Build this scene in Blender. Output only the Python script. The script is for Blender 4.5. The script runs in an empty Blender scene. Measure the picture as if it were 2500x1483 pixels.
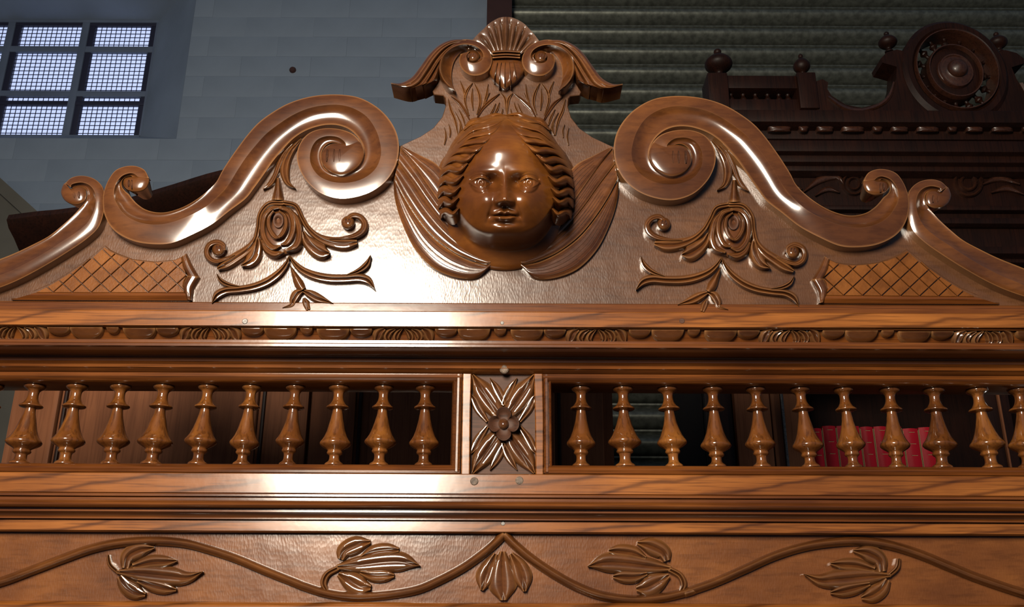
import bpy, bmesh, math, random
import numpy as np
from mathutils import Matrix, Vector
random.seed(7)
sc = bpy.context.scene
C = sc.collection

# ------------------------------------------------------------------ camera
F = 2300.0; IW, IH = 2500.0, 1483.0
TH = math.radians(20.0); ROLL = math.radians(0.25)
CAM = np.array([0.0083, -1.15, 1.60])
_r0 = np.array([1.0, 0, 0]); _fw = np.array([0, math.cos(TH), math.sin(TH)]); _u0 = np.array([0, -math.sin(TH), math.cos(TH)])
_rt = _r0*math.cos(ROLL) + _u0*math.sin(ROLL); _up = _u0*math.cos(ROLL) - _r0*math.sin(ROLL)
cd = bpy.data.cameras.new('camera'); cam = bpy.data.objects.new('camera', cd); C.objects.link(cam)
cd.sensor_width = 36; cd.lens = 36*F/IW; cd.clip_start = 0.02
M = Matrix(((_rt[0], _up[0], -_fw[0], CAM[0]), (_rt[1], _up[1], -_fw[1], CAM[1]), (_rt[2], _up[2], -_fw[2], CAM[2]), (0, 0, 0, 1)))
cam.matrix_world = M; sc.camera = cam

# ------------------------------------------------------------------ light
w = bpy.data.worlds.new('daylight'); sc.world = w; w.use_nodes = True
bg = w.node_tree.nodes['Background']; bg.inputs[0].default_value = (0.55, 0.72, 1.0, 1); bg.inputs[1].default_value = 0.10
def area(name, loc, aim, sx, sy, power, col):
    l = bpy.data.lights.new(name, 'AREA'); l.shape = 'RECTANGLE'; l.size = sx; l.size_y = sy; l.energy = power; l.color = col
    o = bpy.data.objects.new(name, l); C.objects.link(o); o.location = loc
    o.rotation_euler = (Vector(aim)-Vector(loc)).to_track_quat('-Z', 'Y').to_euler(); return o
area('shop_lamp', (-0.45, -1.75, 2.36), (-0.05, -0.05, 1.97), 0.42, 0.74, 82, (1.0, 0.88, 0.72))
pl = bpy.data.lights.new('aisle_lamp', 'POINT'); pl.energy = 4.5; pl.shadow_soft_size = 0.06; pl.color = (1.0, 0.93, 0.82)
plo = bpy.data.objects.new('aisle_lamp', pl); C.objects.link(plo); plo.location = (1.15, 0.45, 1.55)
sc.view_settings.view_transform = 'Standard'; sc.view_settings.look = 'None'; sc.view_settings.gamma = 1
sc.view_settings.exposure = 0.0; sc.view_settings.use_curve_mapping = False

# ------------------------------------------------------------------ pixel -> point on the plane y = Y
def W(p, Y):
    """p (...,2) photo pixels, Y depth plane(s) -> world points"""
    p = np.asarray(p, float); Y = np.broadcast_to(np.asarray(Y, float), p.shape[:-1])
    d = _fw*F + np.multiply.outer(p[..., 0]-IW/2, _rt) + np.multiply.outer(IH/2-p[..., 1], _up)
    t = (Y-CAM[1])/d[..., 1]
    return CAM + d*t[..., None]
def w1(x, y, Y): return W([[x, y]], Y)[0]
def zy(py, Y, px=1234): return float(w1(px, py, Y)[2])
def Z(ox, oy, s): return lambda pts: np.array([(ox+x/s, oy+y/s) for x, y in pts], float)
z1 = Z(0, 380, 3.707); z2 = Z(480, 200, 3.707); z3 = Z(480, 460, 4.633); z4 = Z(900, 20, 3.788); z5 = Z(920, 260, 3.224)
zf = Z(1040, 270, 3.617); zb = Z(1100, 890, 5.114); zr = Z(1700, 30, 3.125)
zv = Z(750, 1220, 2.632); zv0 = Z(0, 1120, 2.778); zv2 = Z(1600, 1120, 2.778)

def cr(P, n, closed=False):
    """Catmull-Rom resample of rows"""
    P = np.asarray(P, float)
    if P.ndim == 1: P = P[:, None]
    k = len(P)
    ts = np.linspace(0, k if closed else k-1, n, endpoint=not closed)
    out = []
    for t in ts:
        i = int(math.floor(t)); f = t-i
        if closed: a, b, c, d = P[(i-1) % k], P[i % k], P[(i+1) % k], P[(i+2) % k]
        else:
            if i >= k-1: i, f = k-2, 1.0
            b, c = P[i], P[i+1]; a = P[i-1] if i > 0 else 2*b-c; d = P[i+2] if i+2 < k else 2*c-b
        out.append(0.5*((2*b)+(c-a)*f+(2*a-5*b+4*c-d)*f*f+(3*b-a-3*c+d)*f**3))
    return np.array(out)

# ------------------------------------------------------------------ materials
def nodes(name):
    m = bpy.data.materials.new(name); m.use_nodes = True
    nt = m.node_tree; return m, nt, nt.nodes, nt.links, nt.nodes['Principled BSDF']
def ramp(N, stops):
    r = N.new('ShaderNodeValToRGB'); e = r.color_ramp.elements
    while len(e) < len(stops): e.new(0.5)
    for i, (p, c) in enumerate(stops): e[i].position = p; e[i].color = (*c, 1)
    return r
def wood(name, dark, mid, light, grain=(6, 60, 60), rough=0.33, coat=0.5, bump=0.15, bscale=120, hatch=0, lines=0, linesc=9, spec=0.5, patch=7, crough=0.18, streak=1.0, wear=0.0, cior=1.75):
    m, nt, N, L, B = nodes(name)
    tc = N.new('ShaderNodeTexCoord'); mp = N.new('ShaderNodeMapping'); mp.inputs['Scale'].default_value = grain
    L.new(tc.outputs['Object'], mp.inputs['Vector'])
    n1 = N.new('ShaderNodeTexNoise'); n1.inputs['Scale'].default_value = 1.0; n1.inputs['Detail'].default_value = 6; n1.inputs['Roughness'].default_value = 0.6
    L.new(mp.outputs[0], n1.inputs['Vector'])
    n2 = N.new('ShaderNodeTexNoise'); n2.inputs['Scale'].default_value = patch; n2.inputs['Detail'].default_value = 4
    L.new(tc.outputs['Object'], n2.inputs['Vector'])
    mx = N.new('ShaderNodeMix'); mx.data_type = 'FLOAT'; mx.inputs[0].default_value = 0.5
    L.new(n1.outputs['Fac'], mx.inputs[2]); L.new(n2.outputs['Fac'], mx.inputs[3])
    r = ramp(N, [(0.33, dark), (0.5, mid), (0.68, light)]); L.new(mx.outputs[0], r.inputs[0])
    col = r.outputs[0]
    # fine pore streaks
    mp2 = N.new('ShaderNodeMapping'); mp2.inputs['Scale'].default_value = tuple(g*6 if g > 20 else g*2.5 for g in grain); L.new(tc.outputs['Object'], mp2.inputs['Vector'])
    n4 = N.new('ShaderNodeTexNoise'); n4.inputs['Scale'].default_value = 1.0; n4.inputs['Detail'].default_value = 3; L.new(mp2.outputs[0], n4.inputs['Vector'])
    r4 = ramp(N, [(0.36, (0.45, 0.42, 0.4)), (0.5, (1, 1, 1))]); L.new(n4.outputs['Fac'], r4.inputs[0])
    mm = N.new('ShaderNodeMix'); mm.data_type = 'RGBA'; mm.blend_type = 'MULTIPLY'; mm.inputs[0].default_value = 0.7*streak
    L.new(col, mm.inputs[6]); L.new(r4.outputs[0], mm.inputs[7]); col = mm.outputs[2]
    if lines:
        mp3 = N.new('ShaderNodeMapping'); mp3.inputs['Rotation'].default_value = (0, math.radians(20), 0); mp3.inputs['Scale'].default_value = (0.36, 0.6, 1.0)
        L.new(tc.outputs['Object'], mp3.inputs['Vector'])
        wv = N.new('ShaderNodeTexWave'); wv.bands_direction = 'Z'; wv.inputs['Scale'].default_value = linesc
        wv.inputs['Distortion'].default_value = 5; wv.inputs['Detail'].default_value = 3; wv.inputs['Detail Scale'].default_value = 1.1; wv.inputs['Detail Roughness'].default_value = 0.55
        L.new(mp3.outputs[0], wv.inputs['Vector'])
        r5 = ramp(N, [(0.0, (0.32, 0.28, 0.25)), (0.10, (0.75, 0.72, 0.7)), (0.3, (1, 1, 1))]); L.new(wv.outputs['Fac'], r5.inputs[0])
        m5 = N.new('ShaderNodeMix'); m5.data_type = 'RGBA'; m5.blend_type = 'MULTIPLY'; m5.inputs[0].default_value = lines
        L.new(col, m5.inputs[6]); L.new(r5.outputs[0], m5.inputs[7]); col = m5.outputs[2]
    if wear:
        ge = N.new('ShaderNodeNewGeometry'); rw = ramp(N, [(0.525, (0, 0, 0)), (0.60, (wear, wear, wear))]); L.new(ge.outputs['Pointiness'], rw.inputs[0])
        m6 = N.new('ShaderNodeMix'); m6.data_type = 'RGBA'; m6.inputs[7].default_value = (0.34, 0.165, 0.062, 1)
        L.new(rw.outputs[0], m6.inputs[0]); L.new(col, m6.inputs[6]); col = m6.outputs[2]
    L.new(col, B.inputs['Base Color'])
    B.inputs['Roughness'].default_value = rough; B.inputs['Specular IOR Level'].default_value = spec
    B.inputs['Coat Weight'].default_value = coat; B.inputs['Coat Roughness'].default_value = crough; B.inputs['Coat IOR'].default_value = cior
    # relief
    nb = N.new('ShaderNodeTexNoise'); nb.inputs['Scale'].default_value = bscale; nb.inputs['Detail'].default_value = 3; L.new(tc.outputs['Object'], nb.inputs['Vector'])
    h = nb.outputs['Fac']
    if hatch:
        # rows of small punch marks over broader gouge facets
        nd = N.new('ShaderNodeTexNoise'); nd.inputs['Scale'].default_value = 28; nd.inputs['Detail'].default_value = 2; L.new(tc.outputs['Object'], nd.inputs['Vector'])
        vm = N.new('ShaderNodeVectorMath'); vm.operation = 'MULTIPLY_ADD'; vm.inputs[1].default_value = (0.012, 0.012, 0.012); L.new(nd.outputs['Color'], vm.inputs[0]); L.new(tc.outputs['Object'], vm.inputs[2])
        mv = N.new('ShaderNodeMapping'); mv.inputs['Scale'].default_value = (1.0, 0.25, 0.42); L.new(vm.outputs[0], mv.inputs['Vector'])
        vo = N.new('ShaderNodeTexVoronoi'); vo.inputs['Scale'].default_value = 430; vo.inputs['Randomness'].default_value = 0.75; L.new(mv.outputs[0], vo.inputs['Vector'])
        v2 = N.new('ShaderNodeTexVoronoi'); v2.inputs['Scale'].default_value = 55; v2.feature = 'SMOOTH_F1'; v2.inputs['Smoothness'].default_value = 0.6; L.new(vm.outputs[0], v2.inputs['Vector'])
        a2 = N.new('ShaderNodeMath'); a2.operation = 'MULTIPLY_ADD'; a2.inputs[1].default_value = 1.3; L.new(v2.outputs['Distance'], a2.inputs[0]); L.new(h, a2.inputs[2])
        ad = N.new('ShaderNodeMath'); ad.operation = 'MULTIPLY_ADD'; ad.inputs[1].default_value = hatch; L.new(vo.outputs['Distance'], ad.inputs[0]); L.new(a2.outputs[0], ad.inputs[2]); h = ad.outputs[0]
    bp = N.new('ShaderNodeBump'); bp.inputs['Strength'].default_value = bump; bp.inputs['Distance'].default_value = 0.002
    L.new(h, bp.inputs['Height']); L.new(bp.outputs[0], B.inputs['Normal'])
    bp2 = N.new('ShaderNodeBump'); bp2.inputs['Strength'].default_value = bump*0.4; bp2.inputs['Distance'].default_value = 0.002
    L.new(h, bp2.inputs['Height']); L.new(bp2.outputs[0], B.inputs['Coat Normal'])
    return m
def plain(name, col, rough=0.5, metal=0.0, bump=0.0, bscale=60, var=0.0, vscale=6, emit=None, estr=0, spec=0.5):
    m, nt, N, L, B = nodes(name)
    B.inputs['Base Color'].default_value = (*col, 1); B.inputs['Roughness'].default_value = rough; B.inputs['Metallic'].default_value = metal; B.inputs['Specular IOR Level'].default_value = spec
    tc = N.new('ShaderNodeTexCoord')
    n = N.new('ShaderNodeTexNoise'); n.inputs['Scale'].default_value = vscale; n.inputs['Detail'].default_value = 6; L.new(tc.outputs['Object'], n.inputs['Vector'])
    r = ramp(N, [(0.35, tuple(c*(1-var) for c in col)), (0.65, tuple(min(1, c*(1+var)) for c in col))]); L.new(n.outputs['Fac'], r.inputs[0]); L.new(r.outputs[0], B.inputs['Base Color'])
    if bump:
        nb = N.new('ShaderNodeTexNoise'); nb.inputs['Scale'].default_value = bscale; nb.inputs['Detail'].default_value = 4; L.new(tc.outputs['Object'], nb.inputs['Vector'])
        bp = N.new('ShaderNodeBump'); bp.inputs['Strength'].default_value = bump; bp.inputs['Distance'].default_value = 0.003; L.new(nb.outputs['Fac'], bp.inputs['Height']); L.new(bp.outputs[0], B.inputs['Normal'])
    if emit: B.inputs['Emission Color'].default_value = (*emit, 1); B.inputs['Emission Strength'].default_value = estr
    return m
D0, M0, L0 = (0.034, 0.0105, 0.0036), (0.068, 0.0225, 0.0064), (0.130, 0.0450, 0.0105)
MAT = dict(
    field=wood('carved_ground_oak', (0.048, 0.0190, 0.0078), (0.074, 0.0300, 0.0115), (0.112, 0.0450, 0.0160), rough=0.42, coat=0.8, bump=0.17, bscale=30, hatch=0.5, grain=(12, 30, 30), crough=0.20, spec=0.25, streak=0.5),
    frz=wood('frieze_ground_oak', (0.075, 0.0240, 0.0065), (0.120, 0.0400, 0.0100), (0.18, 0.0640, 0.0150), rough=0.45, coat=0.45, bump=0.16, bscale=30, hatch=0.5, grain=(12, 30, 30), crough=0.20, spec=0.12, streak=0.5),
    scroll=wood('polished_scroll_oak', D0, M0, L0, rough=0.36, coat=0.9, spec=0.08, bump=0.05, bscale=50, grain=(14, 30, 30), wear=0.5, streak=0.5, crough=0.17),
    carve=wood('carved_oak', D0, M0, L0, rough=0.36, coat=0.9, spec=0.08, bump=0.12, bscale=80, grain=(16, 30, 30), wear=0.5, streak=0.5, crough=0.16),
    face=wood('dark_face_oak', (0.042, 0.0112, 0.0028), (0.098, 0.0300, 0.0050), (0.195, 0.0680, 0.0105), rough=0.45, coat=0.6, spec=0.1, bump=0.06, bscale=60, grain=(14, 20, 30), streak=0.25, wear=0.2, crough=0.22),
    rail=wood('figured_rail_oak', (0.120, 0.0365, 0.0068), (0.190, 0.0620, 0.0115), (0.280, 0.0980, 0.0190), rough=0.42, coat=0.8, spec=0.08, bump=0.08, bscale=60, lines=0.8, linesc=16, grain=(5, 70, 70), crough=0.18),
    mould=wood('moulding_oak', (0.055, 0.0150, 0.0034), (0.098, 0.0290, 0.0056), (0.16, 0.0510, 0.0095), rough=0.40, coat=0.8, spec=0.08, bump=0.10, bscale=60, grain=(4, 90, 90), crough=0.15),
    bal=wood('turned_oak', (0.052, 0.0160, 0.0042), (0.108, 0.0355, 0.0080), (0.215, 0.0790, 0.0155), rough=0.34, coat=0.9, spec=0.1, bump=0.05, grain=(40, 40, 9), crough=0.08),
    lat=wood('lattice_oak', (0.085, 0.0275, 0.0062), (0.135, 0.0450, 0.0095), (0.200, 0.0720, 0.0150), rough=0.45, coat=0.25, spec=0.12, bump=0.22, bscale=300, grain=(20, 20, 20), streak=0.5),
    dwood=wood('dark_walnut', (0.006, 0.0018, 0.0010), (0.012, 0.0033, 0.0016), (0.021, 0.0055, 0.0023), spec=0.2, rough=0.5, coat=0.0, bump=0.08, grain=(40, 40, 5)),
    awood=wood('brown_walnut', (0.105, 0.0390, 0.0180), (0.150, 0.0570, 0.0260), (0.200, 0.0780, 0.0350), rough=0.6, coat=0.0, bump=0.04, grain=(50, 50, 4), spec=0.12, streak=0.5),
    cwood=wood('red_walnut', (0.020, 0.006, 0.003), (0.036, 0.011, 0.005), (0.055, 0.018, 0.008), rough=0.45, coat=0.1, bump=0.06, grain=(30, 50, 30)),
    wall=plain('painted_brickwork', (0.215, 0.27, 0.345), 0.75, bump=0.35, bscale=25, var=0.10, vscale=3),
    mortar=plain('painted_mortar', (0.20, 0.25, 0.32), 0.8, bump=0.3, var=0.1),
    galv=plain('galvanised_steel', (0.15, 0.16, 0.135), 0.45, 0.6, bump=0.12, bscale=60, var=0.28, vscale=45),
    guide=plain('brown_painted_steel', (0.045, 0.018, 0.014), 0.5, 0, var=0.2),
    wframe=plain('blue_grey_window_paint', (0.13, 0.17, 0.25), 0.6, var=0.1),
    wire=plain('dark_wire', (0.02, 0.022, 0.05), 0.6),
    pane=plain('frosted_daylit_glass', (0.7, 0.8, 0.95), 0.3, emit=(0.50, 0.61, 1.0), estr=0.85),
    floor=plain('concrete', (0.16, 0.15, 0.14), 0.8, bump=0.2, var=0.2),
    red=plain('red_leather', (0.34, 0.006, 0.016), 0.5, bump=0.1, bscale=300, var=0.15, spec=0.2),
    gold=plain('gilt', (0.45, 0.30, 0.14), 0.5, 0.5),
    paper=plain('book_paper', (0.5, 0.42, 0.3), 0.8, var=0.1),
    screw=plain('worn_steel', (0.10, 0.095, 0.09), 0.45, 0.8, var=0.3, vscale=300),
    plug=plain('grey_filler', (0.10, 0.07, 0.05), 0.6, bump=0.5, bscale=400, var=0.4, vscale=200),
    olive=plain('dull_olive_board', (0.050, 0.048, 0.040), 0.8, var=0.15),
    groove=wood('dark_groove_oak', (0.03, 0.012, 0.006), (0.055, 0.02, 0.009), (0.08, 0.03, 0.013), rough=0.6, coat=0.0, bump=0.1, spec=0.3),
)

# ------------------------------------------------------------------ objects
def empty(name, loc=(0, 0, 0)):
    o = bpy.data.objects.new(name, None); C.objects.link(o); o.location = loc; o.empty_display_size = 0.05; return o
def tag(o, label=None, cat=None, group=None, kind=None):
    if label: o['label'] = label
    if cat: o['category'] = cat
    if group: o['group'] = group
    if kind: o['kind'] = kind
    return o
def root_loc(o):
    v = Vector((0, 0, 0))
    while o is not None: v += o.location; o = o.parent
    return v
def part(name, verts, faces, mat, parent=None, ang=38, mirror=False, recalc=True):
    verts = np.asarray(verts, float).copy()
    if mirror: verts[:, 0] *= -1
    if parent is not None: verts -= np.array(root_loc(parent))
    me = bpy.data.meshes.new(name); me.from_pydata([tuple(v) for v in verts], [], [tuple(int(i) for i in f) for f in faces])
    if recalc:
        bm = bmesh.new(); bm.from_mesh(me)
        bmesh.ops.remove_doubles(bm, verts=bm.verts, dist=1e-6)
        bmesh.ops.recalc_face_normals(bm, faces=bm.faces); bm.to_mesh(me); bm.free()
    if ang:
        me.polygons.foreach_set('use_smooth', [True]*len(me.polygons)); me.set_sharp_from_angle(angle=math.radians(ang))
    me.materials.append(MAT[mat] if isinstance(mat, str) else mat)
    o = bpy.data.objects.new(name, me); C.objects.link(o); o.parent = parent; return o
def grid_faces(n, m, loop_m=False, loop_n=False):
    f = []
    for i in range(n if loop_n else n-1):
        for j in range(m if loop_m else m-1):
            a, b = i*m+j, i*m+(j+1) % m; c, d = ((i+1) % n)*m+(j+1) % m, ((i+1) % n)*m+j
            f.append((a, b, c, d))
    return f
def arr(v, k): return np.broadcast_to(np.asarray(v, float), (k,)) if np.ndim(v) == 0 else np.asarray(v, float)

def ribbon(name, A, R, B, mat, parent, Y0, hA=0.004, hR=0.008, hB=0.004, bA=0.0, bB=0.0, back=0.001, n=40, m=6, mirror=False, hf=None, ang=38):
    A, R, B = (np.asarray(q, float) for q in (A, R, B)); k = len(R)
    A, R, B = cr(A, n), cr(R, n), cr(B, n)
    P = [cr(arr(v, k), n)[:, 0] for v in (hA, hR, hB, bA, bB, back)]; backs = P[5]
    V = []
    us = np.linspace(0, 1, m+1)
    for i in range(n):
        row = []; hs = []; back = backs[i]
        for u in us: row.append(A[i]*(1-u)+R[i]*u); hs.append(P[0][i]*(1-u)+P[1][i]*u+P[3][i]*4*u*(1-u))
        for u in us[1:]: row.append(R[i]*(1-u)+B[i]*u); hs.append(P[1][i]*(1-u)+P[2][i]*u+P[4][i]*4*u*(1-u))
        row = np.array(row); hs = np.array(hs)
        if hf is not None: hs = hs+np.array([hf(x, y) for x, y in row])
        w = W(row, Y0-hs)
        a = w[0].copy(); b = w[-1].copy()
        a[1] = max(a[1], Y0+back) if hf is None else a[1]+back; b[1] = max(b[1], Y0+back) if hf is None else b[1]+back
        V.append(np.vstack([a[None], w, b[None]]))
    mm = V[0].shape[0]; V = np.vstack(V)
    F_ = grid_faces(n, mm, loop_m=True)
    F_.append(tuple(range(mm))); F_.append(tuple((n-1)*mm+j for j in range(mm)))
    return part(name, V, F_, mat, parent, ang, mirror)

def spine(name, pts, ws, mat, parent, Y0, n=28, off=0.0, **kw):
    P = cr(pts, n); ww = np.maximum(cr(np.asarray(ws, float), n)[:, 0], 0.15)
    T = np.gradient(P, axis=0); T /= np.linalg.norm(T, axis=1)[:, None]+1e-9
    Nn = np.stack([-T[:, 1], T[:, 0]], 1)
    for k in ('hA', 'hR', 'hB', 'bA', 'bB'):
        if k in kw and np.ndim(kw[k]) > 0: kw[k] = cr(np.asarray(kw[k], float), n)[:, 0]
    return ribbon(name, P-Nn*ww[:, None], P+Nn*ww[:, None]*(off if np.ndim(off) == 0 else np.asarray(off)[:, None]), P+Nn*ww[:, None], mat, parent, Y0, n=n, **kw)

def dome(name, outline, mat, parent, Y0, hE=0.002, hT=0.01, power=0.5, back=0.001, n=40, rings=8, centre=None, mirror=False, closed=True, hf=None, dish=0.0, resample=True, ang=38, taper=1.0):
    O = cr(outline, n, True) if resample else np.asarray(outline, float); n = len(O)
    c = O.mean(0) if centre is None else np.asarray(centre, float)
    V = []
    for i in range(rings+1):
        rho = math.sin(math.pi/2*(1-i/(rings+0.35))) if i else 1.0
        q = c+(O-c)*rho
        h = hE+(hT-hE)*(max(0, 1-rho*rho))**power - dish*math.exp(-(rho/0.45)**2)
        hh = np.full(n, h)
        if hf is not None: hh = hh+np.array([hf(x, y) for x, y in q])
        V.append(W(q, Y0-hh))
    b = V[0].copy(); b[:, 1] = (Y0+back) if hf is None else b[:, 1]+back
    if taper < 1: b[:, [0, 2]] = b[:, [0, 2]].mean(0)*(1-taper)+b[:, [0, 2]]*taper
    V = [b]+V
    F_ = grid_faces(len(V), n, loop_m=True)
    F_.append(tuple(range(n))); F_.append(tuple((len(V)-1)*n+j for j in range(n)))
    return part(name, np.vstack(V), F_, mat, parent, ang, mirror)

def slab(name, outline, mat, parent, Y0, h, back=0.0, bev=0.0, mirror=False, ang=30):
    """flat plate with outline in pixels; front at Y0-h, back at Y0+back; optional chamfer (metres)"""
    O = np.asarray(outline, float); n = len(O)
    f = W(O, Y0-h); b = f.copy(); b[:, 1] = Y0+back
    if bev:
        c = f.mean(0); 
        g = f.copy(); d = np.roll(f, -1, 0)-np.roll(f, 1, 0); nn = np.stack([-d[:, 2], d[:, 0]], 1); nn /= np.linalg.norm(nn, axis=1)[:, None]+1e-12
        area2 = np.sum(f[:, 0]*np.roll(f[:, 2], -1)-np.roll(f[:, 0], -1)*f[:, 2])
        s = 1 if area2 > 0 else -1
        g[:, 0] += s*nn[:, 0]*bev; g[:, 2] += s*nn[:, 1]*bev; f2 = f.copy(); f2[:, 1] += bev
        V = np.vstack([b, f2, g]); F_ = grid_faces(3, n, loop_m=True)+[tuple(range(n)), tuple(2*n+j for j in range(n))]
    else:
        V = np.vstack([b, f]); F_ = grid_faces(2, n, loop_m=True)+[tuple(range(n)), tuple(n+j for j in range(n))]
    return part(name, V, F_, mat, parent, ang, mirror)

def extrude_x(name, prof, x0, x1, mat, parent, ang=30, tilt=0.0, seg=1):
    """closed (Y,Z) profile run along X"""
    xs = np.linspace(x0, x1, seg+1); k = len(prof); V = []
    for x in xs: V += [(x, y, z) for y, z in prof]
    F_ = grid_faces(len(xs), k, loop_m=True)+[tuple(range(k)), tuple((len(xs)-1)*k+j for j in range(k))]
    return part(name, V, F_, mat, parent, ang)
def box(name, x0, x1, y0, y1, z0, z1, mat, parent, bev=0.0):
    if not bev:
        V = [(x, y, z) for x in (x0, x1) for y in (y0, y1) for z in (z0, z1)]
        return part(name, V, [(0, 1, 3, 2), (4, 6, 7, 5), (0, 4, 5, 1), (2, 3, 7, 6), (0, 2, 6, 4), (1, 5, 7, 3)], mat, parent, 30)
    bm = bmesh.new(); bmesh.ops.create_cube(bm, size=1.0)
    for v in bm.verts: v.co = Vector(((x0+x1)/2+v.co.x*(x1-x0), (y0+y1)/2+v.co.y*(y1-y0), (z0+z1)/2+v.co.z*(z1-z0)))
    bmesh.ops.bevel(bm, geom=bm.edges[:], offset=bev, segments=2, affect='EDGES', profile=0.6)
    V = [tuple(v.co) for v in bm.verts]; bm.verts.index_update(); F_ = [tuple(v.index for v in f.verts) for f in bm.faces]; bm.free()
    return part(name, V, F_, mat, parent, 30)
def lathe(name, p0, p1, prof, mat, parent, seg=28, ang=35):
    """prof: (t along p0->p1, radius in metres)"""
    p0, p1 = np.asarray(p0, float), np.asarray(p1, float); ax = p1-p0; L = np.linalg.norm(ax); ax /= L
    e1 = np.cross(ax, [0, 1, 0]); 
    if np.linalg.norm(e1) < 1e-3: e1 = np.cross(ax, [1, 0, 0])
    e1 /= np.linalg.norm(e1); e2 = np.cross(ax, e1)
    V = []
    for t, r in prof:
        for j in range(seg):
            a = 2*math.pi*j/seg; V.append(p0+ax*L*t+r*(math.cos(a)*e1+math.sin(a)*e2))
    F_ = grid_faces(len(prof), seg, loop_m=True)+[tuple(range(seg)), tuple((len(prof)-1)*seg+j for j in range(seg))]
    return part(name, V, F_, mat, parent, ang)
def smooth_prof(pr, n=60):
    return [tuple(q) for q in cr(pr, n)]

# ================================================================== the room
YW = 2.2
floor_ = box('floor', -5, 5, -6, 3.0, -0.1, 0.0, 'floor', None); tag(floor_, 'grey concrete warehouse floor', kind='structure')
# window opening in the wall plane and, splayed back, in the window plane
def px_of_wall(x, y): return w1(x, y, YW)
wo_l, wo_r = w1(-140, 150, YW)[0], w1(455, 165, YW)[0]
wo_b, wo_t = w1(300, 338, YW)[2], w1(300, -60, YW)[2]
XG = w1(1190, 60, YW)[0]; XG2 = w1(1250, 60, YW)[0]
ZT = 5.4
wall = empty('wall_back'); tag(wall, 'blue-grey painted brick wall with a barred window', kind='structure')
box('masonry', -5, wo_l, YW+0.0010, YW+0.32, 0, ZT, 'mortar', wall); box('masonry', wo_r, XG, YW+0.0010, YW+0.32, 0, ZT, 'mortar', wall)
box('masonry', wo_l, wo_r, YW+0.0010, YW+0.32, 0, wo_b, 'mortar', wall); box('masonry', wo_l, wo_r, YW+0.0010, YW+0.32, wo_t, ZT, 'mortar', wall)
CH, BL = 0.098, 0.29
bm_me = None
zrow = wo_b-CH*16; row = 0
while zrow < ZT-CH:
    x = -3.3-(row % 2)*BL/2
    while x < XG-0.01:
        spans = [(x, min(x+BL, XG))]
        if zrow+CH > wo_b+0.02 and zrow < wo_t-0.02:
            spans = [(a, b) for a, b in ((x, min(x+BL, wo_l)), (max(x, wo_r), min(x+BL, XG))) if b-a > 0.02]
        for a, b in spans:
            if abs((b-a)-BL) < 1e-6 and bm_me is not None:
                o = bpy.data.objects.new('brick', bm_me); C.objects.link(o); o.parent = wall
            else:
                o = box('brick', -(b-a)/2+0.0004, (b-a)/2-0.0004, 0, 0.05, 0.0004, CH-0.0004, 'wall', None, 0.0013); o.parent = wall
                if abs((b-a)-BL) < 1e-6: bm_me = o.data
            o.location = ((a+b)/2, YW+random.uniform(-0.0006, 0.0006), zrow)
        x += BL
    zrow += CH; row += 1
# window
YN = YW+0.26
win = empty('window_1'); tag(win, 'blue-white daylit window behind a wire security grille', kind='structure')
def quad(name, pts, mat, parent, th=0.0):
    pts = [np.asarray(p, float) for p in pts]
    back = [p+np.array([0, 0.02, 0]) for p in pts]; V = pts+back
    return part(name, V, [(0, 1, 2, 3), (7, 6, 5, 4), (0, 4, 5, 1), (1, 5, 6, 2), (2, 6, 7, 3), (3, 7, 4, 0)], mat, parent, 30)
g_l, g_r = w1(-160, 200, YN)[0], w1(362, 200, YN)[0]; g_b, g_t = w1(200, 333, YN)[2], w1(200, 52, YN)[2]
# splayed reveals
quad('reveal', [(wo_r, YW, wo_b), (wo_r, YW, wo_t), (g_r, YN, g_t), (g_r, YN, g_b)], 'wall', win)
quad('reveal', [(wo_l, YW, wo_b), (wo_l, YW, wo_t), (g_l, YN, g_t), (g_l, YN, g_b)], 'wall', win)
quad('lintel', [(wo_l, YW, wo_t), (wo_r, YW, wo_t), (g_r, YN, g_t), (g_l, YN, g_t)], 'wall', win)
quad('sill', [(wo_l, YW, wo_b), (wo_r, YW, wo_b), (g_r, YN, g_b), (g_l, YN, g_b)], 'wall', win)
fr = empty('frame'); fr.parent = win
bar_n = [0]
def bar(x0, x1, z0, z1, mat='wframe', dy=0.0):
    bar_n[0] += 1
    return box('bar' if mat == 'wframe' else 'dark_casement', x0, x1, YN-0.008+dy+0.0004*bar_n[0], YN+0.03+0.0004*bar_n[0], z0, z1, mat, win, 0.002)
Zw = lambda y: w1(180, y, YN)[2]; Xw = lambda x, y=180: w1(x, y, YN)[0]
bpy.data.objects.remove(fr)
bar(g_l-0.05, g_r+0.05, g_t-0.01, g_t+0.06); bar(g_r-0.002, g_r+0.05, g_b, g_t); bar(g_l-0.05, g_l+0.002, g_b, g_t); bar(g_l, g_r, g_b-0.04, g_b+0.004)
pxw = Xw(1, 180)-Xw(0, 180)
xm0, xm1 = Xw(180), Xw(198)
xl0, xl1 = xm0-(g_r-xm1)-(xm1-xm0), xm0-(g_r-xm1)
for a, b in ((xm0, xm1), (xl0, xl1)): bar(a, b, g_b, g_t)
rows_ = [(Zw(331), Zw(258)), (Zw(246), Zw(237)), (Zw(222), Zw(129)), (Zw(113), Zw(64))]
bar(g_l, g_r, Zw(257), Zw(247), 'wire', 0.002); bar(g_l, g_r, Zw(236), Zw(223)); bar(g_l, g_r, Zw(128), Zw(114)); bar(g_l, g_r, Zw(63), g_t, 'wire', 0.002)
cols_ = [(g_l, xl0), (xl1, xm0), (xm1, g_r)]
for a, b in cols_: bar(a, a+14*pxw, g_b, g_t, 'wire', 0.003)
bar(g_r-13*pxw, g_r, g_b, g_t, 'wire', 0.003)
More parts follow.
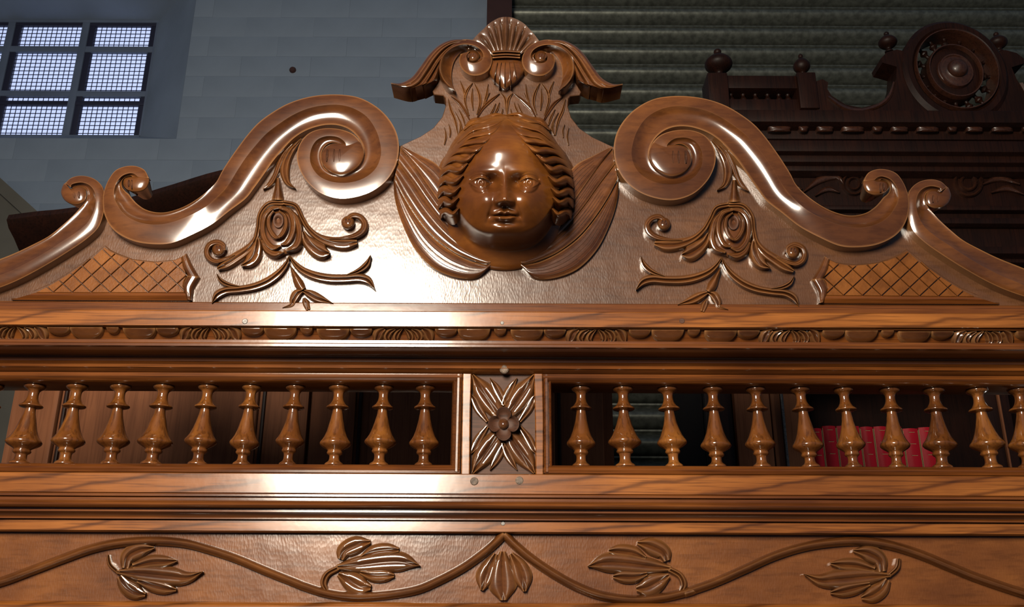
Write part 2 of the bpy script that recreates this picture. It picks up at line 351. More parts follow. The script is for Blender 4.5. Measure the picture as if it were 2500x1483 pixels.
for a, b in cols_:
    for c, d in rows_:
        box('pane', a-0.004, b+0.004, YN+0.014, YN+0.019, c-0.004, d+0.004, 'pane', win)
V = []; F_ = []
def wire(a, b, r=0.0013):
    i = len(V); a = np.array(a); b = np.array(b); d = b-a; e = np.array([0, 1, 0]) ; s = np.cross(d/np.linalg.norm(d), e)
    for p in (a, b):
        for q in (s*r+e*r, s*r-e*r, -s*r-e*r, -s*r+e*r): V.append(p+q)
    F_.extend([(i, i+1, i+5, i+4), (i+1, i+2, i+6, i+5), (i+2, i+3, i+7, i+6), (i+3, i, i+4, i+7)])
x = g_l
while x < g_r: wire((x, YN+0.010, g_b), (x, YN+0.010, g_t)); x += 12.3*pxw
z = g_b; stp = (Zw(129)-Zw(222))/10.0
while z < g_t: wire((g_l, YN+0.010, z), (g_r, YN+0.010, z)); z += stp
tag(part('wire_mesh', V, F_, 'wire', win, 0), kind='stuff')
# small fixing hole in the wall
p = w1(715, 172, YW)
lathe('anchor_plug', p+[0, 0.004, 0], p+[0, -0.012, 0], [(0, 0.014), (0.6, 0.014), (1, 0.010), (1.0, 0.005)], 'guide', wall, 14)

# roller shutter: guide post and slats
shut = empty('roller_shutter', (1.2, YW, 0)); tag(shut, 'galvanised corrugated roller shutter filling the wall behind the carved crest', 'roller shutter')
box('guide_rail', XG, XG2, YW-0.10, YW+0.05, 0, ZT, 'guide', shut, 0.004)
PIT = 0.098; X1 = 4.2
pr = []
for i in range(13):
    t = i/12; pr.append((0.030-0.050*math.sin(math.pi*t)**0.8, t*(PIT-0.022)))
pr += [(0.034, PIT-0.018), (0.022, PIT-0.012), (0.022, PIT-0.006), (0.036, PIT-0.001), (0.06, PIT), (0.06, 0.0)]
sl0 = extrude_x('slat', [(YW+0.02+y, z) for y, z in pr], XG2-0.02, X1, 'galv', shut, 50)
nz = int(ZT/PIT)
sl0.location = (0, 0, 0.0)
for i in range(1, nz):
    o = sl0.copy(); C.objects.link(o); o.location = sl0.location+Vector((0, 0, PIT*i))

# ================================================================== the carved cabinet
cab = empty('carved_cabinet'); tag(cab, 'large polished oak cabinet top with cherub head crest, scrolled pediment and turned baluster gallery', 'cabinet')
HX = 0.80
YP = -0.040          # ground of the pediment
YB = -0.018          # back of the pediment board
# ---- straight mouldings, top to bottom
def P_(*pts): return [(Y, zy(py, Y)) for Y, py in pts]
# fascia under the pediment
pf = P_((-0.070, 761), (-0.072, 763), (-0.072, 798), (-0.070, 800)); pf += [(0.06, pf[-1][1]), (0.06, pf[0][1])]
V = []
for x, dz in ((-HX, 0.0), (0.16, 0.0), (HX, 0.0026)):
    for i, (y, z) in enumerate(pf): V.append((x, y, z+(dz if i in (2, 3, 4) else 0)))
fascia = part('fascia', V, grid_faces(3, 6, loop_m=True)+[tuple(range(6)), tuple(range(12, 18))], 'rail', cab, 30)
# carved band with its lip
pb = P_((-0.068, 800.2), (-0.0675, 802), (-0.0610, 804), (-0.0530, 836), (-0.060, 839), (-0.0705, 840), (-0.0715, 842), (-0.0715, 848), (-0.069, 851)); 
pb += [(0.03, pb[-1][1]), (0.03, pb[0][1])]
band = extrude_x('carved_band', pb, -HX, HX, 'mould', cab, 24)
# cove and soffit back to the gallery
zc0 = zy(851, -0.069); zc1 = zy(891, -0.034)
pc = [(-0.067, zc0-0.0005), (-0.064, zc0+0.001), (-0.034, zc0+0.002), (-0.031, zc0-0.001), (-0.030, zc0-0.006), (-0.031, zc1+0.003), (-0.034, zc1)]
pc += [(0.02, zc1), (0.02, zc0+0.010), (-0.067, zc0+0.010)]
extrude_x('cove', pc, -HX+0.01, HX-0.01, 'mould', cab, 40)
XH = 0.775
GY = -0.024
def PG(*pts): return P_(*[(Y+GY, py) for Y, py in pts])
# gallery top rail: two steps
pr1 = PG((-0.010, 891), (-0.013, 893), (-0.014, 900), (-0.009, 906), (-0.006, 912)); pr1 += [(0.045+GY, pr1[-1][1]), (0.045+GY, pr1[0][1])]
extrude_x('top_rail', pr1, -XH, XH, 'mould', cab, 40)
prt = PG((-0.003, 912), (-0.006, 914), (-0.007, 922), (-0.003, 932), (0.002, 938)); prt += [(0.045+GY, prt[-1][1]), (0.045+GY, prt[0][1])]
# gallery post px
xpl, xpr = w1(1126, 1030, GY)[0], w1(1326, 1030, GY)[0]
xol, xor = w1(1102, 1030, GY)[0], w1(1350, 1030, GY)[0]
extrude_x('bead_rail', prt, -XH, xpl, 'mould', cab, 40); extrude_x('bead_rail', prt, xpr, XH, 'mould', cab, 40)
pbr = PG((0.000, 1136.5), (-0.004, 1139), (-0.006, 1147), (-0.004, 1156), (-0.002, 1158)); pbr += [(0.045+GY, pbr[-1][1]), (0.045+GY, pbr[0][1]+0.0075)]
extrude_x('bead_rail', pbr, -XH, xpl, 'mould', cab, 40); extrude_x('bead_rail', pbr, xpr, XH, 'mould', cab, 40)
zt_, zb_ = prt[0][1], pbr[-3][1]
def stile(xa, xb):
    s = 1 if xb > xa else -1
    pr = [(xa, 0.045), (xa, -0.004), (xa+s*0.003, -0.0065), (xa+(xb-xa)*0.45, -0.0065), (xa+(xb-xa)*0.6, -0.002), (xa+(xb-xa)*0.8, -0.004), (xb, 0.002), (xb, 0.045)]
    V = [(x, y+GY, z) for z in (zb_+0.002, zt_-0.002) for x, y in pr]; k = len(pr)
    return part('bead_stile', V, grid_faces(2, k, loop_m=True)+[tuple(range(k)), tuple(range(k, 2*k))], 'mould', cab, 35)
stile(xpl, xol); stile(xpr, xor)
# lower fascia and mouldings
def run(name, pts, mat, back=0.05, xh=XH, ang=40):
    p = PG(*pts); p += [(back+GY, p[-1][1]), (back+GY, p[0][1])]; return extrude_x(name, p, -xh, xh, mat, cab, ang)
run('gallery_fascia', [(-0.010, 1158), (-0.012, 1160), (-0.012, 1206), (-0.010, 1208)], 'rail')
run('fillet_moulding', [(-0.016, 1208), (-0.018, 1210), (-0.018, 1215), (-0.014, 1217), (-0.016, 1219), (-0.016, 1225)], 'mould')
run('bead_moulding', [(-0.016, 1225)]+[(-0.016-0.008*math.sin(math.pi*t/8), 1225+20*t/8) for t in range(1, 8)]+[(-0.013, 1245)], 'mould')
run('cavetto_moulding', [(-0.011, 1245), (-0.011, 1248), (-0.015, 1249), (-0.015, 1253), (-0.010, 1255), (-0.007, 1260), (-0.005, 1266), (-0.006, 1268), (-0.006, 1271), (0.0, 1273)], 'mould')
YF = 0.012+GY
run('frieze_rail', [(0.0, 1273), (-0.0015, 1275), (-0.0015, 1299), (0.002, 1302.5)], 'rail')
pz0, pz1 = zy(1302, YF), zy(1472, YF)
frieze = part('frieze_panel', [(-XH, YF, pz1-0.01), (XH, YF, pz1-0.01), (XH, YF, pz0+0.01), (-XH, YF, pz0+0.01), (-XH, 0.05+GY, pz1-0.01), (XH, 0.05+GY, pz1-0.01), (XH, 0.05+GY, pz0+0.01), (-XH, 0.05+GY, pz0+0.01)],
    [(0, 1, 2, 3), (7, 6, 5, 4), (0, 4, 5, 1), (1, 5, 6, 2), (2, 6, 7, 3), (3, 7, 4, 0)], 'frz', cab, 30)
zlow = zy(1472, 0.002+GY)
prl = [(0.006, zlow), (0.0, zlow-0.003), (-0.0015, zlow-0.005), (-0.0015, zlow-0.09), (0.05, zlow-0.09), (0.05, zlow)]
prl = [(y+GY, z) for y, z in prl]
extrude_x('door_rail', prl, -XH, XH, 'rail', cab, 30)
# carcass below the picture: sides, back, doors, plinth
zd = zlow-0.09
box('side_panel', -XH, -XH+0.03, 0.0, 0.45, 0.08, zy(1158, 0), 'mould', cab); box('side_panel', XH-0.03, XH, 0.0, 0.45, 0.08, zy(1158, 0), 'mould', cab)
box('back_panel', -XH+0.03, XH-0.03, 0.43, 0.45, 0.08, zy(1160, 0), 'mould', cab); box('cabinet_top', -XH+0.03, XH-0.03, 0.05, 0.43, zy(1208, 0), zy(1208, 0)+0.018, 'mould', cab)
for a, b in ((-XH+0.03, -0.004), (0.004, XH-0.03)):
    d = box('door', a, b, 0.0, 0.024, 0.10, zd-0.003, 'mould', cab, 0.003); box('door_panel', a+0.09, b-0.09, -0.006, 0.0, 0.19, zd-0.09, 'carve', d, 0.004)
box('plinth', -XH-0.01, XH+0.01, -0.015, 0.45, 0.0, 0.08, 'mould', cab, 0.004)

# ---- balusters of the gallery
bx = [(47, 86), (157, 189), (269, 295), (369, 401), (482, 509), (590, 615), (702, 722), (815, 828), (925, 938), (1034, 1039),
      (1419, 1419), (1527, 1521), (1646, 1629), (1751, 1740), (1861, 1845), (1980, 1953), (2085, 2059), (2191, 2172), (2302, 2280), (2423, 2385), (2512, 2489), (-60, -16)]
UPX = 0.000527
YG = 0.020+GY
for i, (b0, t0) in enumerate(bx):
    rl = 8*(b0-1234)/1234
    p0 = w1(b0, 1141+rl*0.9, YG); p1 = w1(t0, 950+rl*0.8, YG); p1[2] = zt_; p0[2] = zy(1136.5, 0)-0.002
    p0[2] = pbr[0][1]+0.002; p1[2] = prt[-3][1]+0.003
    k = random.uniform(0.94, 1.07); s = random.uniform(-0.018, 0.018); r_ = random.uniform(0.99, 1.10)
    pr = [(0, 21), (0.018, 21.5), (0.034, 18), (0.05, 13.5), (0.075, 11.6), (0.115, 11.2), (0.14+s, 12.5), (0.152+s, 16.5), (0.168+s, 18), (0.182+s, 16.8), (0.192+s, 15.5), (0.21+s, 19), (0.235+s, 28), (0.258+s, 33.5), (0.276+s, 35), (0.296+s, 34.2), (0.318+s, 31),
          (0.36+s, 26), (0.43+s, 20.8), (0.52, 16), (0.61, 12.4), (0.675, 10.6), (0.688, 11.5), (0.694, 20), (0.702, 24.5), (0.716, 25), (0.728, 22), (0.75, 17), (0.79, 12.6), (0.84, 10.6), (0.89, 11.2), (0.915, 14.5), (0.932, 20.5), (0.947, 22.8), (0.964, 22.8), (0.977, 20), (1.0, 18.5)]
    P2 = np.array([(a*(1-f)+c*f, b*(1-f)+d*f) for (a, b), (c, d) in zip(pr[:-1], pr[1:]) for f in (0, 0.5)]+[pr[-1]])
    P2[1:-1, 1] = (P2[:-2, 1]+2*P2[1:-1, 1]+P2[2:, 1])/4; P2[:, 0] = np.maximum.accumulate(P2[:, 0])
    lathe('baluster', p0, p1, [(t, max(r*r_*(k if t < 0.6 else 1), 8)*UPX) for t, r in P2], 'bal', cab, 28, 40)

# ---- centre block of the gallery
cb0 = slab('centre_block', [(1124, 911), (1328, 911), (1330, 1159), (1122, 1159)], 'groove', cab, GY, -0.001, 0.045)
slab('block_fillet', zb([(150, 118), (262, 118), (248, 600), (240, 1372), (130, 1372)]), 'rail', cab, GY, 0.0085, 0.02, 0.0012)
slab('block_fillet', zb([(1040, 118), (1150, 118), (1162, 700), (1160, 1385), (1062, 1385), (1056, 700)]), 'rail', cab, GY, 0.0085, 0.02, 0.0012)
ctr = np.array([660., 745.])
for sx in (-1, 1):
    for sy in (-1, 1):
        lf = None
        for nm, pts, ws, hh in (('acanthus_leaf', [(-40, -90), (-175, -290), (-285, -450), (-385, -615)], [66, 112, 96, 14], 0.007),
                                ('side_lobe', [(10, -235), (-45, -360), (-105, -470), (-170, -575)], [22, 48, 40, 4], 0.0045),
                                ('side_lobe', [(-200, -30), (-305, -180), (-365, -300), (-405, -370)], [22, 48, 40, 4], 0.0045)):
            q = zb(ctr+np.array(pts)*[sx*0.98, -sy if sy > 0 else 1][0:1]+0) if False else zb([(ctr[0]+x*sx*-1, ctr[1]+y*(-sy)) for x, y in pts]); ws = [v*1.2 for v in ws]
            o = spine(nm, q, np.array(ws)/5.114, 'carve', lf or cab, GY+0.001, hA=0.0015, hR=hh*0.45, hB=0.0015, bA=hh*0.75, bB=hh*0.75, n=20, m=5)
            lf = lf or o
# quatrefoil rosette
V = []; n_, rr = 72, [1.0, 1.0, 0.96, 0.9, 0.75, 0.55, 0.35, 0.18]; hh = [0.001, 0.0125, 0.015, 0.0145, 0.0115, 0.0095, 0.009, 0.009]
for r_, h_ in zip(rr, hh):
    q = []
    for j in range(n_):
        a = 2*math.pi*j/n_; R_ = 128+72*abs(math.cos(2*a))**0.7 if True else 0
        q.append((664+R_*r_*math.cos(a), 745+R_*r_*1.08*math.sin(a)))
    V.append(W(zb(q), GY+0.001-h_))
ros = part('rosette', np.vstack(V), grid_faces(len(rr), n_, loop_m=True)+[tuple(range(n_)), tuple((len(rr)-1)*n_+j for j in range(n_))], 'groove', cab, 50)
dome('rosette_boss', zb([(660+68*math.cos(a), 745+70*math.sin(a)) for a in np.linspace(0, 2*math.pi, 13)[:-1]]), 'carve', ros, GY+0.001-0.007, 0.001, 0.010, n=24)
# screws and filler plugs
def disc(name, x, y, Y, r, mat, par, h=0.002):
    p = w1(x, y, Y); return lathe(name, p+[0, 0.004, 0], p+[0, -h, 0], [(0, r), (0.75, r), (1, r*0.7), (1, r*0.2)], mat, par, 14)
for x, y, Y, r, mt in ((598, 785, -0.072, 0.0042, 'screw'), (1226, 789, -0.072, 0.0028, 'screw'), (1665, 784, -0.072, 0.0042, 'groove'), (1228, 1279, -0.0015+GY, 0.003, 'screw')):
    disc('screw', x, y, Y, r, mt, cab, 0.0005)
for x, y, Y in ((1158, 1176, -0.012+GY), (1268, 1174, -0.012+GY), (1231, 902, -0.013+GY)): disc('filler_plug', x, y, Y, 0.0055, 'plug', cab, 0.0008)

# ---- motifs of the carved band
def copy_to(o, dx):
    c = o.copy(); C.objects.link(c); c.parent = o.parent; c.location = o.location+Vector((dx, 0, 0)); return c
YBD = -0.0602
bt = lambda x, y: -(y-803)/33*0.0085
u0 = []
def half(cx, rx, ry, nm='scallop', h=0.006):
    pts = [(cx-rx, 803)]+[(cx-rx*math.cos(a), 804+ry*math.sin(a)) for a in np.linspace(0.12, math.pi-0.12, 11)]+[(cx+rx, 803)]
    u0.append(dome(nm, pts, 'carve', band, YBD, 0.0062, h+0.0018, n=26, rings=5, centre=(cx, 806), resample=False, hf=bt, back=0.006))
c0 = 985
for s in (-1, 1):
    half(c0+s*104, 27, 18); half(c0+s*172, 40, 31, h=0.007)
    u0.append(spine('petal', [(c0+s*3, 803), (c0+s*14, 815), (c0+s*18, 828), (c0+s*9, 838)], [2, 8, 8, 1], 'carve', band, YBD, hA=0.002, hR=0.003, hB=0.002, bA=0.003, bB=0.003, n=14, m=4, hf=bt, back=0.006))
    u0.append(spine('petal', [(c0+s*20, 804), (c0+s*34, 812), (c0+s*40, 826), (c0+s*30, 839)], [3, 9, 9, 1], 'carve', band, YBD, hA=0.002, hR=0.003, hB=0.002, bA=0.003, bB=0.003, n=14, m=4, hf=bt, back=0.006))
    u0.append(spine('petal', [(c0+s*46, 803), (c0+s*58, 812), (c0+s*64, 826), (c0+s*70, 839)], [6, 14, 13, 1], 'carve', band, YBD, hA=0.002, hR=0.004, hB=0.002, bA=0.003, bB=0.003, n=14, m=4, hf=bt, back=0.006))
half(c0+236, 15, 15)
dxu = w1(985+472, 820, YBD)[0]-w1(985, 820, YBD)[0]
for k in (-2, -1, 1, 2, 3):
    for o in u0: copy_to(o, dxu*k)

# ================================================================== pediment
panel_px = [(-80, 775), (-80, 735)]+[tuple(q) for q in z1([(-250, 1200), (0, 1110), (200, 1030), (400, 910), (590, 800), (730, 690), (840, 560), (905, 440)])]
panel_px += [tuple(q) for q in z1([(985, 420), (1010, 540), (1100, 640), (1250, 700), (1420, 715), (1600, 690), (1760, 630), (1930, 530)])]
panel_px += [tuple(q) for q in z2([(200, 1040), (330, 900), (450, 760), (600, 570), (760, 430), (950, 310), (1150, 262), (1350, 262), (1500, 320), (1620, 440), (1700, 560)])]
neck = z4([(200, 1330), (290, 1272), (480, 1185), (600, 1105), (680, 1005), (712, 905), (708, 830), (690, 808), (605, 798), (590, 768), (640, 690), (680, 560), (780, 420), (900, 330), (1000, 290), (1120, 170), (1190, 118), (1270, 100)])
left = np.vstack([np.array(panel_px), neck])
def mirror_px(P, Y):
    """pixels mirrored about the middle plane X = 0 at depth Y"""
    Q = W(P, Y); Q[:, 0] *= -1; d = Q-CAM; t = d@_fw
    return np.stack([IW/2+F*(d@_rt)/t, IH/2-F*(d@_up)/t], 1)
right = mirror_px(left, YP)[::-1]
full = np.vstack([left, right[1:]])
panel = slab('pediment_panel', full, 'field', cab, YB, YB-YP, 0.0, 0.001, ang=25)

extrude_x('base_fillet', [(-0.043, zy(741, -0.043)), (-0.0455, zy(743, -0.0455)), (-0.0465, zy(775, -0.0465)), (-0.02, zy(775, -0.0465)), (-0.02, zy(741, -0.043))], -HX+0.02, HX-0.02, 'mould', cab, 30)
KS = 0.52     # relief scale of the scrolls
SC = 0.036   # how far the scrolls stand off the ground
# ---- the two great S scrolls
S1 = [((1215, 215), (1245, 190), (1348, 205)), ((1190, 185), (1215, 165), (1300, 125)), ((1160, 185), (1170, 160), (1190, 92)), ((1120, 205), (1105, 185), (1060, 125)), ((1100, 240), (1055, 245), (985, 215)),
      ((1105, 285), (1032, 320), (940, 330)), ((1135, 325), (1035, 385), (932, 430)), ((1165, 350), (1065, 450), (945, 530)), ((1200, 395), (1110, 515), (1000, 640)), ((1250, 445), (1180, 570), (1090, 720)),
      ((1320, 490), (1280, 610), (1230, 780)), ((1420, 515), (1400, 625), (1400, 803)), ((1530, 508), (1530, 610), (1560, 790)), ((1680, 455), (1700, 550), (1740, 715)), ((1830, 360), (1860, 465), (1920, 620))]
S2 = [((170, 917), (220, 1012), (297, 1168)), ((230, 810), (290, 930), (440, 1060)), ((300, 700), (370, 800), (520, 960)), ((370, 600), (450, 680), (600, 850)), ((460, 480), (530, 580), (690, 720)), ((560, 370), (630, 470), (790, 600)),
      ((680, 280), (760, 370), (880, 510)), ((820, 200), (880, 295), (980, 445)), ((980, 145), (1010, 240), (1090, 405)), ((1150, 118), (1150, 212), (1190, 388)), ((1330, 118), (1290, 208), (1290, 395)),
      ((1490, 150), (1420, 240), (1380, 430)), ((1640, 235), (1540, 315), (1450, 490)), ((1750, 350), (1620, 430), (1500, 570)), ((1815, 480), (1660, 550), (1515, 650)), ((1830, 620), (1668, 660), (1500, 720)),
      ((1800, 760), (1630, 770), (1460, 780)), ((1720, 890), (1550, 850), (1400, 815)), ((1590, 990), (1440, 900), (1330, 840)), ((1430, 1045), (1310, 915), (1260, 838)), ((1270, 1055), (1190, 895), (1200, 815)),
      ((1110, 1000), (1100, 845), (1150, 770)), ((990, 890), (1045, 770), (1128, 700)), ((925, 770), (1025, 690), (1130, 640)), ((908, 660), (1040, 600), (1155, 590)), ((935, 560), (1085, 530), (1190, 560)),
      ((1010, 470), (1150, 497), (1230, 548)), ((1130, 425), (1220, 490), (1275, 555)), ((1270, 425), (1290, 505), (1310, 575)), ((1400, 465), (1345, 550), (1340, 610)), ((1480, 540), (1362, 610), (1345, 640)), ((1516, 640), (1430, 655), (1390, 665)), ((1482, 745), (1440, 715), (1405, 695))]
def tri(sts, zz): return [zz([s[k] for s in sts]) for k in range(3)]
a1, a2 = tri(S1, z1), tri(S2, z2)
A, R, B = (np.vstack([p, q]) for p, q in zip(a1, a2))
nS = len(A); nl = len(S1)
sm = np.clip((np.arange(nS)-(nl-2.5))/4.0, 0, 1); sm = sm*sm*(3-2*sm)          # 0 left curl, 1 right volute
hA = 0.024*(1-sm)+0.034*sm; hR = np.full(nS, SC); hB = 0.030*(1-sm)+0.022*sm
bA = -0.0095*(1-sm)+0.0008*sm; bB = 0.0016*(1-sm)-0.0078*sm
inn = np.clip((np.arange(nS)-(nS-12))/10, 0, 1)
hB = hB+0.006*inn; bB = bB*(1-0.65*inn); tl = np.clip((np.arange(nS)-(nS-4))/3, 0, 1); hA = hA-0.006*tl; hR = hR-0.008*tl; hB = hB+0.001*tl
cl = np.clip(1-np.arange(nS)/8.0, 0, 1); hA = hA+0.004*cl; bA = bA*(1-0.7*cl); hA, hR, hB, bA, bB = (v*KS for v in (hA, hR, hB, bA, bB))
def notch(par, pts_w, Y0, zz, h, mir):
    for (x0, y0, x1, y1) in pts_w:
        spine('eye_notch', zz([(x0, y0), ((x0+x1)/2, (y0+y1)/2), (x1, y1)]), np.array([1.2, 2.6, 1.0]), 'groove', par, Y0, hA=h, hR=h-0.0010, hB=h, n=8, m=2, back=0.0, mirror=mir)
def ell(cx, cy, rx, ry, rot=0.0, k=16):
    c, s = math.cos(rot), math.sin(rot)
    return [(cx+rx*math.cos(a)*c-ry*math.sin(a)*s, cy+rx*math.cos(a)*s+ry*math.sin(a)*c) for a in np.linspace(0, 2*math.pi, k+1)[:-1]]
for mir in (False, True):
    s = ribbon('volute_scroll', A, R, B, 'scroll', cab, YP, hA, hR, hB, bA, bB, back=np.interp(np.arange(nS), [0, 2, 5], [-0.008, -0.006, YB-YP]), n=250, m=9, mirror=mir, ang=22)
    e = dome('volute_eye', z2([(1480, 540), (1514, 640), (1482, 740), (1400, 812), (1300, 842), (1195, 805), (1132, 725), (1132, 650), (1170, 590), (1235, 560), (1310, 560), (1385, 560), (1440, 545)]), 'scroll', s, YP, 0.0305*KS, 0.0395*KS, 0.5, n=48, rings=10, centre=z2([(1300, 680)])[0], mirror=mir)
    notch(e, [(1182, 608, 1175, 720), (1245, 608, 1240, 722), (1295, 610, 1290, 720)], YP, z2, 0.0398*KS+0.0002, mir)
    e = dome('curl_eye', z1([(1348, 205), (1345, 260), (1310, 310), (1240, 332), (1160, 315), (1118, 270), (1125, 215), (1170, 195), (1230, 190), (1290, 160)]), 'scroll', s, YP, 0.026*KS, (SC+0.002)*KS, 0.5, back=YB-YP, n=40, rings=8, centre=z1([(1220, 250)])[0], mirror=mir, taper=0.5)
    notch(e, [(1166, 220, 1162, 280), (1192, 220, 1190, 300)], YP, z1, (SC+0.002)*KS+0.0003, mir)
# ---- corner scrolls running down to the cornice ends
K = [((665, 300), (640, 285), (590, 250)), ((690, 285), (655, 258), (650, 200)), ((730, 280), (735, 243), (740, 183)), ((770, 300), (805, 265), (840, 205)), ((790, 340), (850, 315), (915, 265)), ((785, 390), (868, 385), (945, 345)),
     ((760, 435), (863, 450), (945, 440)), ((720, 480), (840, 525), (935, 530)), ((660, 545), (785, 615), (890, 650)), ((560, 635), (690, 695), (790, 750)), ((440, 730), (560, 780), (640, 855)), ((290, 810), (380, 895), (430, 985)),
     ((120, 890), (180, 1005), (200, 1110)), ((-60, 960), (0, 1085), (0, 1195)), ((-300, 1050), (-250, 1180), (-250, 1270)), ((-600, 1140), (-550, 1260), (-550, 1330))]
A2, R2, B2 = tri(K, z1)
for mir in (False, True):
    s = ribbon('corner_scroll', A2, R2, B2, 'scroll', cab, YP, np.array([0.028, 0.027, 0.026, 0.025, 0.024, 0.023]+[0.022]*10)*KS, (SC-0.002)*KS, 0.026*KS, -0.008*KS, 0.0016*KS, back=np.interp(np.arange(len(K)), [0, 2, 5], [-0.008, -0.006, YB-YP]), n=110, m=8, mirror=mir, ang=22)
    e = dome('curl_eye', z1([(590, 250), (640, 300), (700, 275), (760, 290), (785, 345), (770, 410), (710, 445), (640, 440), (580, 400), (553, 340), (562, 290)]), 'scroll', s, YP, 0.025*KS, SC*KS, 0.5, back=YB-YP, n=40, rings=8, mirror=mir, taper=0.5)
    notch(e, [(668, 330, 672, 385), (712, 325, 714, 390)], YP, z1, SC*KS+0.0003, mir)

# ---- crest: shell, tie, pendant, leaf scrolls
cx_ = 1270
sh_out = [(955, 300), (1010, 240), (1070, 185), (1110, 145), (1160, 112), (1210, 88), (1270, 80), (1330, 88), (1385, 110), (1440, 145), (1480, 185), (1530, 240), (1575, 300)]
NSH = 161
sh = np.array(cr(sh_out, NSH)); foot = np.array([1270, 440.]); V = []
nr = 18; gv = (0.10, 0.22, 0.33, 0.435, 0.565, 0.67, 0.78, 0.90)
for i in range(nr+1):
    t = i/nr; row = []; hs = []
    for j, p in enumerate(sh):
        s_ = j/(NSH-1); q = (foot+np.array([(s_-0.5)*240, 0]))*(1-t)+p*t
        env = max(0.0, math.sin(math.pi*min(1, max(0, (t-0.16)/0.74))))**0.6
        fl = sum(math.exp(-((s_-g)/0.016)**2) for g in gv)
        lobe = 0.0012*math.cos((s_-0.5)*2*math.pi*9)
        row.append(q); hs.append(0.012+0.004*t-0.0045*fl*env+lobe*env+0.0022*math.exp(-((s_-0.5)/0.02)**2))
    V.append(W(z4(row), YP-np.array(hs)))
b = V[-1].copy(); b[:, 1] = YB; V.append(b)
b0 = V[0].copy(); b0[:, 1] = YB; V = [b0]+V
shell = part('shell', np.vstack(V), grid_faces(len(V), NSH), 'field', cab, 50)
for k, y in enumerate((402, 430, 455)):
    spine('tie_band', z4([(1145, y+4), (1270, y-4), (1400, y+4)]), np.array([3.6, 3.8, 3.6]), 'carve', shell, YP, hA=0.012, hR=0.019, hB=0.012, bA=0.002, bB=0.002, n=12, m=4)
pend = dome('pendant', z4([(1140, 465), (1270, 462), (1400, 465), (1440, 540), (1440, 590), (1370, 680), (1310, 720), (1255, 752), (1200, 715), (1140, 650), (1108, 575), (1115, 520)]), 'carve', cab, YP, 0.006, 0.017, 0.45, n=48, centre=z4([(1262, 560)])[0])
for x0, x1 in ((1190, 1160), (1225, 1205), (1262, 1256), (1300, 1312), (1340, 1365)):
    spine('pendant_rib', z4([(x0, 500), ((x0+x1)/2, 570), (x1, 660 if abs(x1-1256) > 60 else 715)]), np.array([2, 4, 1]), 'carve', pend, YP, hA=0.012, hR=0.0195, hB=0.012, n=10, m=3)
CS = [((800, 772), (800, 768), (803, 762)), ((735, 735), (745, 715), (775, 700)), ((680, 670), (690, 650), (765, 630)), ((650, 590), (665, 580), (770, 560)), ((650, 510), (668, 505), (790, 490)), ((690, 415), (700, 430), (830, 430)),
      ((770, 340), (775, 365), (880, 390)), ((870, 290), (870, 335), (920, 378)), ((980, 300), (965, 345), (960, 375)), ((1075, 350), (1030, 380), (1000, 395)), ((1130, 425), (1060, 430), (1030, 430)), ((1140, 500), (1050, 475), (1030, 460)),
      ((1105, 575), (1010, 500), (1003, 480)), ((1030, 618), (965, 507), (962, 490)), ((940, 618), (920, 495), (935, 478)), ((870, 570), (905, 460), (925, 458)), ((838, 500), (908, 430), (928, 438)), ((850, 425), (935, 400), (945, 420))]
A3, R3, B3 = tri(CS, z4)
n3 = len(CS); hb = np.array([0.004]+[0.006]*6+[0.014]*3+[0.024]*8)[:n3]
ha3 = np.array([0.008]+[0.022]*5+[0.024]*5+[0.022]*7)[:n3]
strands = [([(900, 287), (760, 295), (650, 345), (560, 430), (480, 540), (400, 640), (300, 692), (205, 690)], [(905, 312), (790, 335), (700, 390), (620, 480), (550, 590), (470, 700), (370, 742), (208, 704)]),
           ([(890, 305), (790, 330), (700, 385), (620, 475), (550, 585), (480, 680), (440, 715), (380, 744)], [(885, 322), (800, 345), (735, 400), (665, 490), (605, 590), (560, 670), (540, 700), (390, 742)]),
           ([(870, 320), (770, 360), (700, 430), (635, 535), (580, 630), (545, 680), (530, 700), (505, 718)], [(862, 335), (775, 375), (705, 440), (668, 520), (655, 580), (640, 630), (610, 670), (515, 718)])]
for mir in (False, True):
    s = ribbon('leaf_scroll', A3, R3, B3, 'carve', cab, YP, ha3*0.7, 0.021, hb*0.7, 0.001, -0.003, back=0.004, n=120, m=6, mirror=mir)
    e = dome('scroll_eye', z4([(965+62*math.cos(a), 447+58*math.sin(a)) for a in np.linspace(0, 2*math.pi, 13)[:-1]]), 'carve', s, YP, 0.012, 0.023, 0.5, n=28, rings=6, mirror=mir)
    notch(e, [(920, 420, 922, 460), (948, 416, 950, 462), (975, 416, 976, 456)], YP, z4, 0.0231, mir)
    for k, (a_, b_) in enumerate(strands):
        a_, b_ = z4(a_), z4(b_)
        ribbon('acanthus_strand', a_, (a_*0.5+b_*0.5), b_, 'carve', s, YP, 0.013-0.001*k, 0.018, 0.012-0.001*k, 0.0032, 0.0032, back=YB-YP, n=44, m=5, mirror=mir)

